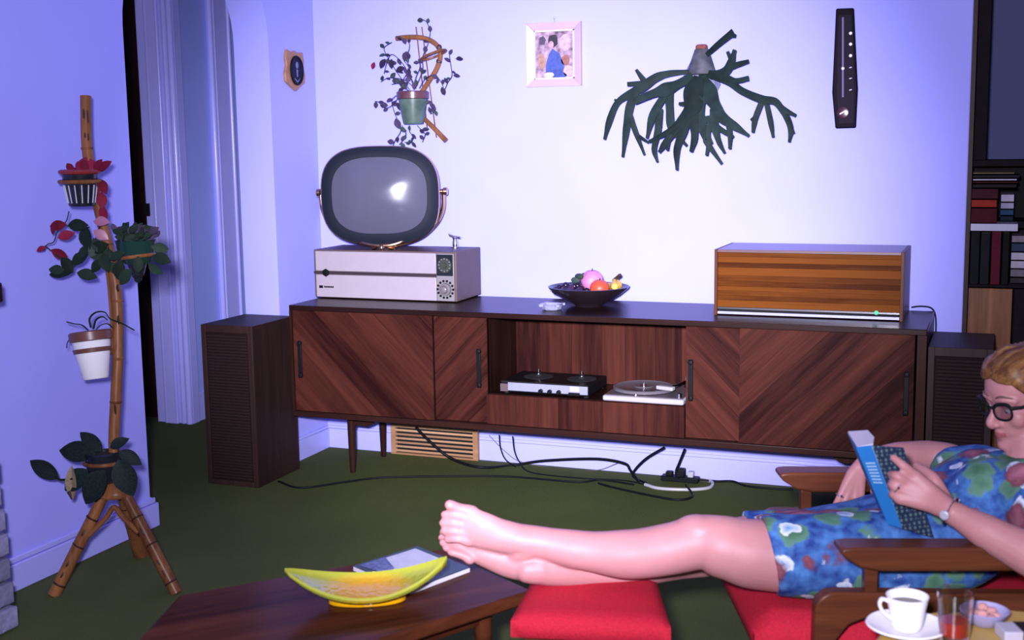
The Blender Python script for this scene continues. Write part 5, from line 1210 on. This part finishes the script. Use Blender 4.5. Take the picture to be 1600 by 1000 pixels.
# right foot underneath, seen along its outer side
body.limb([D(826, 890, 2.605), D(845, 889, 2.61)], [0.030, 0.033], 14)
body.limb([D(842, 886, 2.61), D(800, 880, 2.62), D(755, 863, 2.63), D(722, 848, 2.64)], [(0.033, 0.032), (0.033, 0.030), (0.029, 0.030), (0.022, 0.028)], 16, hint=Z)
for (a, b, c, e_, d_) in ((716, 846, 692, 832, 2.66), (714, 850, 690, 840, 2.645), (714, 856, 692, 848, 2.63), (718, 862, 697, 856, 2.62), (724, 868, 705, 863, 2.61)):
    body.limb([D(a + 10, b + 6, d_), D(a, b, d_), D(c, e_, d_)], [0.012, 0.010, 0.0085], 10)
# torso, under the dress
body.limb([D(1395, 862, 2.63), D(1455, 842, 2.63), D(1525, 800, 2.63), D(1575, 766, 2.63), D(1600, 745, 2.63)], [(0.085, 0.155), (0.085, 0.135), (0.080, 0.125), (0.078, 0.145), (0.055, 0.12)], 20, hint=(Z * 0.8 + E * 0.4))
# neck
body.limb([D(1602, 748, 2.63), D(1606, 722, 2.63), D(1610, 690, 2.63)], [0.056, 0.048, 0.050], 16)
# far arm lying on the far armrest
body.limb([D(1535, 742, 2.80), D(1490, 722, 2.84), D(1456, 713, 2.86), D(1410, 713, 2.86), D(1358, 716, 2.86)], [0.046, 0.040, 0.036, 0.034, 0.024], 16)
for (k1, k2, t1, r) in (((1322, 756), (1312, 776), (1303, 793), 0.0085), ((1329, 760), (1321, 782), (1316, 801), 0.0090), ((1337, 762), (1336, 784), (1334, 803), 0.0090), ((1345, 760), (1345, 780), (1343, 797), 0.0080)):
    body.limb([D(1354, 718, 2.86), D((1354 + k1[0]) / 2 - 4, (718 + k1[1]) / 2, 2.855), D(*k1, 2.85)], [(0.014, 0.018), 0.014, 0.011] if False else [0.017, 0.014, 0.0115], 12)
    body.limb([D(*k1, 2.85), D(*k2, 2.845), D(*t1, 2.85)], [0.0112, r, r * 0.85], 10)
body.limb([D(1350, 724, 2.85), D(1366, 745, 2.83), D(1364, 768, 2.83)], [0.014, 0.010, 0.008], 10)
# near arm: elbow out of the picture, forearm over the armrest, hand around the book
body.limb([D(1630, 796, 2.46), D(1655, 850, 2.36), D(1665, 898, 2.28)], [0.052, 0.046, 0.040], 16)
body.limb([D(1665, 898, 2.28), D(1612, 868, 2.32), D(1550, 836, 2.36), D(1490, 802, 2.40)], [0.041, 0.042, 0.035, 0.0245], 16)
KN = [(1428, 742), (1416, 754), (1409, 766), (1406, 779)]
for i, kx in enumerate(KN):
    body.limb([D(1488, 800, 2.40), D(1455 - 3 * i, 768 + 6 * i, 2.395), D(*kx, 2.405)], [0.020, 0.0165, 0.0125], 12)
body.limb([D(1428, 742, 2.405), D(1412, 728, 2.40), D(1396, 715, 2.415)], [0.0118, 0.0095, 0.0080], 10)
body.limb([D(1416, 754, 2.405), D(1402, 744, 2.400), D(1392, 741, 2.425)], [0.0118, 0.0098, 0.0082], 10)
body.limb([D(1409, 766, 2.405), D(1396, 758, 2.405), D(1391, 758, 2.43)], [0.0115, 0.0095, 0.0080], 10)
body.limb([D(1406, 779, 2.405), D(1396, 773, 2.410), D(1393, 774, 2.43)], [0.0105, 0.0085, 0.0072], 10)
body.limb([D(1478, 785, 2.41), D(1462, 752, 2.42), D(1448, 738, 2.44), D(1432, 728, 2.465)], [0.016, 0.0125, 0.0105, 0.0085], 10)
# head
HSc = 0.90
ph, pt = math.radians(15), math.radians(14)
F0 = (E * math.cos(ph) - N * math.sin(ph)).normalized()
S0 = (Z.cross(F0)).normalized()                       # her left side
HF = (F0 * math.cos(pt) - Z * math.sin(pt)).normalized(); HU = (Z * math.cos(pt) + F0 * math.sin(pt)).normalized()
HC = D(1558, 635, 2.62) - HF * (0.082 * HSc)
def hp(x, y, z): return HC + (HF * x + S0 * y + HU * z) * HSc
prof = [(-0.118, 0.060, 0.010, 0.022), (-0.112, 0.082, -0.010, 0.034), (-0.100, 0.0915, -0.03, 0.043), (-0.088, 0.0900, -0.045, 0.050), (-0.078, 0.0835, -0.055, 0.0545), (-0.066, 0.0890, -0.065, 0.058), (-0.050, 0.0890, -0.075, 0.061), (-0.030, 0.0880, -0.085, 0.0655), (-0.012, 0.0850, -0.090, 0.0685), (0.002, 0.0825, -0.094, 0.0700), (0.018, 0.0905, -0.098, 0.0715), (0.040, 0.0925, -0.101, 0.0735), (0.060, 0.0880, -0.100, 0.0725), (0.080, 0.0740, -0.090, 0.064), (0.096, 0.0500, -0.070, 0.048), (0.105, 0.0200, -0.040, 0.025)]
def headloft(infl=0.0, n=40, wob=0.0):
    v = []; f = []
    for (z, xf, xb, wd) in prof:
        xc = (xf + xb) / 2 - 0.004
        for j in range(n):
            th = 2 * math.pi * j / n; c, s = math.cos(th), math.sin(th)
            e = 2.25
            cx_ = math.copysign(abs(c) ** (2 / e), c); sx2 = math.copysign(abs(s) ** (2 / e), s)
            ax_ = (xf - xc) if c > 0 else (xc - xb)
            # flatten the cheeks, keep the mid-face forward
            wq = infl + wob * math.sin(9 * th + z * 60)
            sc2 = (1 + z * 0.0)
            v.append(hp(xc + cx_ * (ax_ + wq), sx2 * (wd + wq), z * (1 + infl * 2.0)))
    for i in range(len(prof) - 1):
        for j in range(n): f.append((i * n + j, i * n + (j + 1) % n, (i + 1) * n + (j + 1) % n, (i + 1) * n + j))
    f.append(list(range(n))[::-1]); f.append(list(range((len(prof) - 1) * n, len(prof) * n)))
    return v, f
hv, hf = headloft()
body.add(hv, hf)
AX = (HF, S0, HU)
# nose, lips, brow, chin, ears
body.limb([hp(0.080, 0, 0.004), hp(0.094, 0, -0.014), hp(0.107, 0, -0.033), hp(0.104, 0, -0.042)], [0.0085, 0.0085, 0.0100, 0.0085], 12)
for s in (-1, 1):
    body.ball(hp(0.094, s * 0.0105, -0.040), (0.011, 0.0075, 0.0075), 10, A=AX)
    body.limb([hp(0.086, s * 0.010, 0.018), hp(0.084, s * 0.032, 0.024), hp(0.068, s * 0.052, 0.018)], [0.007, 0.0075, 0.006], 10)
    body.ball(hp(0.060, s * 0.036, -0.028), (0.019, 0.023, 0.024), 16, A=AX)
    body.ball(hp(0.0730, s * 0.032, 0.0050), (0.0118, 0.0160, 0.0085), 14, A=AX)
    body.ball(hp(-0.008, s * 0.074, -0.010), (0.016, 0.007, 0.028), 12, A=AX)
body.limb([hp(0.079, -0.021, -0.0655), hp(0.0925, 0, -0.0625), hp(0.079, 0.021, -0.0655)], [0.0045, 0.0062, 0.0045], 10)
body.limb([hp(0.078, -0.019, -0.0695), hp(0.0905, 0, -0.0735), hp(0.078, 0.019, -0.0695)], [0.0045, 0.0068, 0.0045], 10)
body.ball(hp(0.083, 0, -0.098), (0.012, 0.018, 0.012), 12, A=AX)
def solidify(mb, name, voxel, smooth_it):
    """fuse overlapping closed shells into one continuous skin"""
    me = bpy.data.meshes.new(name + '_raw'); me.from_pydata([tuple(p) for p in mb.v], [], mb.f)
    bm = bmesh.new(); bm.from_mesh(me); bmesh.ops.recalc_face_normals(bm, faces=bm.faces); bm.to_mesh(me); bm.free()
    o = bpy.data.objects.new(name + '_raw', me); COL.objects.link(o)
    r = o.modifiers.new('fuse', 'REMESH'); r.mode = 'VOXEL'; r.voxel_size = voxel; r.use_smooth_shade = True
    s = o.modifiers.new('relax', 'SMOOTH'); s.factor = 0.5; s.iterations = smooth_it
    dg = bpy.context.evaluated_depsgraph_get()
    out = bpy.data.meshes.new_from_object(o.evaluated_get(dg)); out.name = name
    bpy.data.objects.remove(o); bpy.data.meshes.remove(me)
    return out
wm = thing('person', 'woman in glasses and blue floral dress reclining barefoot with an open book', 'person', tuple(ch(-0.25, 0, 0.30)))
me = solidify(body, 'body', 0.0034, 6)
for m in (MT['skin'], MT['lip'], MT['nail']): me.materials.append(m)
lips = [hp(0.088, 0, -0.068)]
for p in me.polygons:
    c = p.center; q = c - HC
    x, y, z = q.dot(HF) / HSc, q.dot(S0) / HSc, q.dot(HU) / HSc
    if 0.074 < x < 0.12 and abs(y) < 0.0195 and -0.0785 + abs(y) * 0.35 < z < -0.0585 - abs(y) * 0.25 and x > 0.0865 - abs(y) * 0.5: p.material_index = 1
    p.use_smooth = True
place(bpy.data.objects.new('body', me), wm)
# eyes
for s in (-1, 1):
    ey = obj('eye', MB().ball(hp(0.0715, s * 0.032, -0.003), 0.0118 * HSc, 14), plain('eye_white', (0.35, 0.32, 0.34), 0.2), wm)
    g = (HF - HU * 0.55 + S0 * (0.10 if s < 0 else -0.22)).normalized()
    obj('iris', MB().ball(hp(0.0715, s * 0.032, -0.003) + g * 0.0080, 0.0042, 10), plain('iris', (0.02, 0.02, 0.025), 0.2), ey)
    obj('eyebrow', MB().limb([hp(0.0905, s * 0.014, 0.026), hp(0.0885, s * 0.032, 0.032), hp(0.0730, s * 0.052, 0.027)], [0.0022, 0.0026, 0.0014], 8), plain('brow_hair', (0.10, 0.05, 0.035), 0.8), wm)
# hair: thick swept-back shell with locks
hm = MB()
def hairp(th, z, inf):
    zz_ = max(min(z, 0.105), -0.118)
    for a, b in zip(prof, prof[1:]):
        if a[0] <= zz_ <= b[0]:
            t = (zz_ - a[0]) / (b[0] - a[0]); xf, xb, wd = (a[k] + (b[k] - a[k]) * t for k in (1, 2, 3)); break
    xc = (xf + xb) / 2 - 0.004; c, s = math.cos(th), math.sin(th)
    ax_ = (xf - xc) if c > 0 else (xc - xb)
    e = 2.25
    return hp(xc + math.copysign(abs(c) ** (2 / e), c) * (ax_ + inf), math.copysign(abs(s) ** (2 / e), s) * (wd + inf), z + (inf * 0.9 if z > 0.08 else 0))
hmat = wood('blonde_hair', (0.075, 0.028, 0.010), (0.30, 0.145, 0.048), tuple(-HF * 0.9 + HU * 0.25), 0.45, 40, 0.25)
hr = MB()
NT = 44; zl = [k / 16 for k in range(17)]
grid = []
for j in range(NT):
    th = 2 * math.pi * j / NT; fr = max(0.0, math.cos(th))
    ab = abs(math.atan2(math.sin(th), math.cos(th)))
    zlow = 0.072 - 0.012 * math.sin(ab * 2) if ab < 0.75 else (0.072 - 0.012 * math.sin(1.5) - (ab - 0.75) * 0.085 if ab < 1.7 else max(-0.095, -0.025 - (ab - 1.7) * 0.09))
    col = []
    for t in zl:
        z = zlow + (0.105 - zlow) * t
        inf = (0.001 + 0.009 * math.sin(min(t * 2.2, 1) * math.pi / 2)) * (1 + 0.10 * math.sin(7 * th + t * 5)) + 0.002 * math.sin(23 * th + 9 * t)
        col.append(hairp(th, z, inf))
    grid.append(col)
v = [p for col in grid for p in col]; f = []
n_ = len(zl)
for j in range(NT):
    for i in range(n_ - 1):
        a = j * n_ + i; b = ((j + 1) % NT) * n_ + i; f.append((a, b, b + 1, a + 1))
v.append(hp(-0.008, 0, 0.116)); tpi = len(v) - 1
for j in range(NT): f.append((j * n_ + n_ - 1, ((j + 1) % NT) * n_ + n_ - 1, tpi))
hr.add(v, f)
hair = obj('hair', hr, hmat, wm, smooth=60, solid=0.010)
for k in range(20):
    y = -0.055 + 0.110 * k / 19
    s = 0.002 * math.sin(k * 2.1)
    obj('lock', MB().limb([hp(0.078 - abs(y) * 0.35, y, 0.074 + s), hp(0.066 - abs(y) * 0.3, y * 1.02, 0.089 + s), hp(0.030, y * 1.0, 0.106 - abs(y) * 0.25 + s), hp(-0.04, y * 1.05, 0.104 - abs(y) * 0.25 + s)], [0.003, 0.0045, 0.005, 0.004], 8), hmat, hair)
# dress
dr = MB()
def section(c, ax, up, a, b, n=36, e=2.5):
    out = []; sidev = ax.cross(up).normalized()
    for j in range(n):
        th = 2 * math.pi * j / n; cs_, sn = math.cos(th), math.sin(th)
        out.append(c + sidev * (a * math.copysign(abs(cs_) ** (2 / e), cs_)) + up * (b * math.copysign(abs(sn) ** (2 / e), sn)))
    return out
ST = [(1198, 860, .110, .062), (1225, 860, .125, .068), (1290, 861, .160, .078), (1380, 858, .178, .100), (1455, 838, .166, .108), (1525, 798, .156, .104), (1572, 772, .176, .096), (1598, 756, .165, .070), (1612, 750, .12, .050)]
cen = [D(a, b, 2.63) for a, b, _, _ in ST]; v = []; f = []; ns = 36
cen2 = []; par = []
for i in range(len(cen) - 1):
    for q in range(5):
        t = q / 5; par.append([ST[i][2] + (ST[i + 1][2] - ST[i][2]) * t, ST[i][3] + (ST[i + 1][3] - ST[i][3]) * t])
par.append([ST[-1][2], ST[-1][3]])
cen2 = curve(cen, 5)
for i, c in enumerate(cen2):
    t = (cen2[min(i + 1, len(cen2) - 1)] - cen2[max(i - 1, 0)]).normalized(); up = (Z - t * Z.dot(t)).normalized()
    if i < 6: pass
    sec = section(c, t, up, par[i][0], par[i][1], ns)
    # hem slants: its near lower side reaches further up the thigh
    if i < 8:
        k8 = (8 - i) / 8
        sec = [p - E * (0.055 * k8 * max(0, -(p - c).dot(up) / par[i][1])) + E * (0.022 * k8 * max(0, (p - c).dot(N) / par[i][0])) for p in sec]
        sec = [p + up * (0.004 * math.sin(j * 1.7 + i * 0.5)) for j, p in enumerate(sec)]
    v += sec
for i in range(len(cen2) - 1):
    for j in range(ns): f.append((i * ns + j, i * ns + (j + 1) % ns, (i + 1) * ns + (j + 1) % ns, (i + 1) * ns + j))
f.append(list(range(ns))); f.append(list(range((len(cen2) - 1) * ns, len(cen2) * ns)))
dr.add(v, f)
def thigh_cover(pts, rs, slant):
    m = MB(); P_, R_ = smooth_path(pts, rs, 5); m.tube(P_, R_, 28, hint=Z)
    for i in range(28 * 8):
        k8 = 1 - (i // 28) / 8; c = P_[i // 28]
        m.v[i] = m.v[i] - E * (slant * k8 * -((m.v[i] - c).z) / R_[0])
    dr.add(m.v, m.f)
thigh_cover([D(1201, 868, 2.535), D(1260, 869, 2.535), D(1330, 868, 2.54), D(1400, 866, 2.55), D(1440, 856, 2.58)], [0.082, 0.086, 0.090, 0.094, 0.09], 0.018)
thigh_cover([D(1168, 848, 2.735), D(1240, 850, 2.74), D(1320, 852, 2.74), D(1400, 852, 2.73), D(1440, 848, 2.70)], [0.071, 0.076, 0.082, 0.088, 0.09], 0.010)
dr.limb([D(1565, 765, 2.74), D(1532, 744, 2.80), D(1496, 738, 2.82)], [0.075, 0.072, 0.062], 18)      # far sleeve
dr.limb([D(1600, 775, 2.52), D(1628, 792, 2.46), D(1650, 838, 2.40)], [0.080, 0.072, 0.066], 18)      # near sleeve
dr.ball(D(1545, 765, 2.56), (0.075, 0.07, 0.065), 16)
dr.ball(D(1525, 752, 2.70), (0.070, 0.07, 0.062), 16)
dme = solidify(dr, 'dress', 0.005, 6)
dme.materials.append(MT['floral'])
for p in dme.polygons: p.use_smooth = True
place(bpy.data.objects.new('dress', dme), wm)

# spectacles
gs = thing('eyeglasses', 'dark horn-rimmed eyeglasses on the woman face', 'glasses', tuple(hp(0.09, 0, 0)))
for s in (-1, 1):
    rim = []
    for k in range(24):
        th = 2 * math.pi * k / 24; y, z = sell(0.0255, 0.0195, 2.7, th)
        z2 = z + 0.004 * (y / 0.0255) * (1 if z > 0 else 0.3)
        yy = s * (0.0345 + y)
        rim.append(hp(0.099 - abs(yy) ** 2 * 3.2, yy, -0.003 + z2))
    obj('rim', MB().tube(rim, [(0.0024 + 0.0016 * (k in range(2, 11)),) * 2 for k in range(24)], 8, closed=True), MT['black'], gs)
    cl = sum(rim, Vector()) / 24
    lm = MB().add([p + HF * 0.0006 for p in rim] + [p - HF * 0.0006 for p in rim], [list(range(24)), list(range(24, 48))[::-1]] + [(k, (k + 1) % 24, 24 + (k + 1) % 24, 24 + k) for k in range(24)])
    obj('lens', lm, MT['lens'], gs)
    obj('temple', MB().tube([hp(0.088, s * 0.061, 0.010), hp(0.070, s * 0.0735, 0.009), hp(0.02, s * 0.079, 0.007), hp(-0.012, s * 0.080, 0.006), hp(-0.028, s * 0.080, -0.012)], [0.0042, 0.0036, 0.003, 0.0028, 0.0026], 8), MT['black'], gs)
obj('bridge', MB().tube(curve([hp(0.0985, -0.010, 0.003), hp(0.1035, 0, 0.006), hp(0.0985, 0.010, 0.003)], 4), 0.003, 8), MT['black'], gs)
# wrist watch and rings
wc = D(1484, 798, 2.398); wax = (D(1550, 836, 2.36) - D(1490, 802, 2.40)).normalized()
ww = thing('wrist_watch', 'small silver bracelet watch on the wrist holding the book', 'watch', tuple(wc))
ra_, rb_ = frame_of(wax, -FW)
obj('bracelet', MB().tube([wc + (ra_ * math.cos(2 * math.pi * k / 28) + rb_ * math.sin(2 * math.pi * k / 28)) * 0.0275 for k in range(28)], [(0.0015, 0.004)] * 28, 6, closed=True), MT['chrome'], ww)
MT['silver'] = plain('satin_silver', (0.42, 0.40, 0.46), 0.4, 0.3)
obj('watch_face', MB().lathe(wc + (ra_ * 0.8 - rb_ * -0.45).normalized() * 0.0265, [(0.0095, 0), (0.0095, 0.004), (0.007, 0.006), (0.001, 0.0062)], 18, (ra_ * 0.8 - rb_ * -0.45).normalized()), MT['silver'], ww)
def finger_ring(p, ax, r, label):
    a, b = frame_of(ax)
    t = thing('finger_ring', label, 'ring', tuple(p))
    obj('hoop', MB().tube([p + (a * math.cos(2 * math.pi * k / 20) + b * math.sin(2 * math.pi * k / 20)) * r for k in range(20)], 0.0016, 6, closed=True), MT['chrome'], t)
    obj('stone', MB().ball(p - FW * (r + 0.001), 0.0034, 8), MT['chrome'], t)
finger_ring(D(1401, 761, 2.404), D(1396, 758, 2.405) - D(1409, 766, 2.405), 0.0112, 'finger ring on the hand gripping the book')
finger_ring(D(1313, 774, 2.845), D(1303, 793, 2.85) - D(1312, 776, 2.845), 0.0100, 'finger ring on the hand resting in her lap')

# the book she reads
bk = thing('hardback_book', 'blue-spined hardback with a dark patterned cover held open by the woman', 'book', tuple(D(1410, 826, 2.45)))
def cover_pattern():
    m, nt, b = new_mat('patterned_cover')
    tc = nt.nodes.new('ShaderNodeTexCoord'); vo = nt.nodes.new('ShaderNodeTexVoronoi'); vo.inputs['Scale'].default_value = 120; vo.inputs['Randomness'].default_value = 0.1
    nt.links.new(tc.outputs['Object'], vo.inputs['Vector'])
    rp = nt.nodes.new('ShaderNodeValToRGB'); e = rp.color_ramp.elements
    e[0].position = 0.30; e[0].color = (0.070, 0.115, 0.120, 1); e[1].position = 0.45; e[1].color = (0.010, 0.018, 0.045, 1)
    nt.links.new(vo.outputs['Distance'], rp.inputs[0]); nt.links.new(rp.outputs[0], b.inputs['Base Color']); b.inputs['Roughness'].default_value = 0.45
    return m
sTL, sTR, sBR, sBL = D(1337, 699, 2.485), D(1362, 696, 2.455), D(1410, 826, 2.445), D(1387, 820, 2.475)
cTR, cBR = D(1412, 699, 2.475), D(1460, 841, 2.465)
spn = (sTR - sTL).cross(sBR - sTR).normalized()
if spn.dot(FW) < 0: spn = -spn
obj('spine', MB().prism([sTL, sTR, sBR, sBL], spn * 0.004), plain('bright_blue_cloth', (0.012, 0.13, 0.36), 0.5), bk, bevel=0.001)
cn_ = (cTR - sTR).cross(sBR - sTR).normalized()
if cn_.dot(FW) < 0: cn_ = -cn_
obj('back_cover', MB().prism([sTR, cTR, cBR, sBR], cn_ * 0.003), cover_pattern(), bk, bevel=0.0008)
def q4(u, w_): return sTR.lerp(cTR, u).lerp(sBR.lerp(cBR, u), w_)
obj('pages', MB().prism([q4(0.02, 0.02) + cn_ * 0.0032, q4(0.95, 0.02) + cn_ * 0.0032, q4(0.95, 0.98) + cn_ * 0.0032, q4(0.02, 0.98) + cn_ * 0.0032], cn_ * 0.016), plain('white_pages', (0.50, 0.46, 0.50), 0.7), bk)
fTL, fBL = D(1324, 676, 2.60), D(1378, 806, 2.60)
obj('front_cover', MB().prism([sTL + spn * 0.004, fTL, fBL, sBL + spn * 0.004], RT.cross(UP) * -0.003), plain('bright_blue_cloth_front', (0.012, 0.13, 0.36), 0.5), bk)
obj('open_page', MB().prism([sTL + spn * 0.005, sTR + spn * 0.005 + UP * 0.002, D(1366, 683, 2.53), D(1356, 672, 2.57), D(1325, 674, 2.60)], UP * -0.004), plain('white_page_sheet', (0.46, 0.42, 0.48), 0.7), bk)
for k in range(7):
    t0 = 0.20 + k * 0.040; a_ = sTL.lerp(sBL, t0).lerp(sTR.lerp(sBR, t0), 0.22); b2 = sTL.lerp(sBL, t0).lerp(sTR.lerp(sBR, t0), 0.82)
    c2_ = sTL.lerp(sBL, t0 + 0.020).lerp(sTR.lerp(sBR, t0 + 0.020), 0.82); d2 = sTL.lerp(sBL, t0 + 0.020).lerp(sTR.lerp(sBR, t0 + 0.020), 0.22)
    obj('spine_lettering', MB().prism([a_ - spn * 0.0002, b2 - spn * 0.0002, c2_ - spn * 0.0002, d2 - spn * 0.0002], -spn * 0.0006), plain('pale_lettering', (0.22, 0.36, 0.50), 0.5), bk, smooth=0)
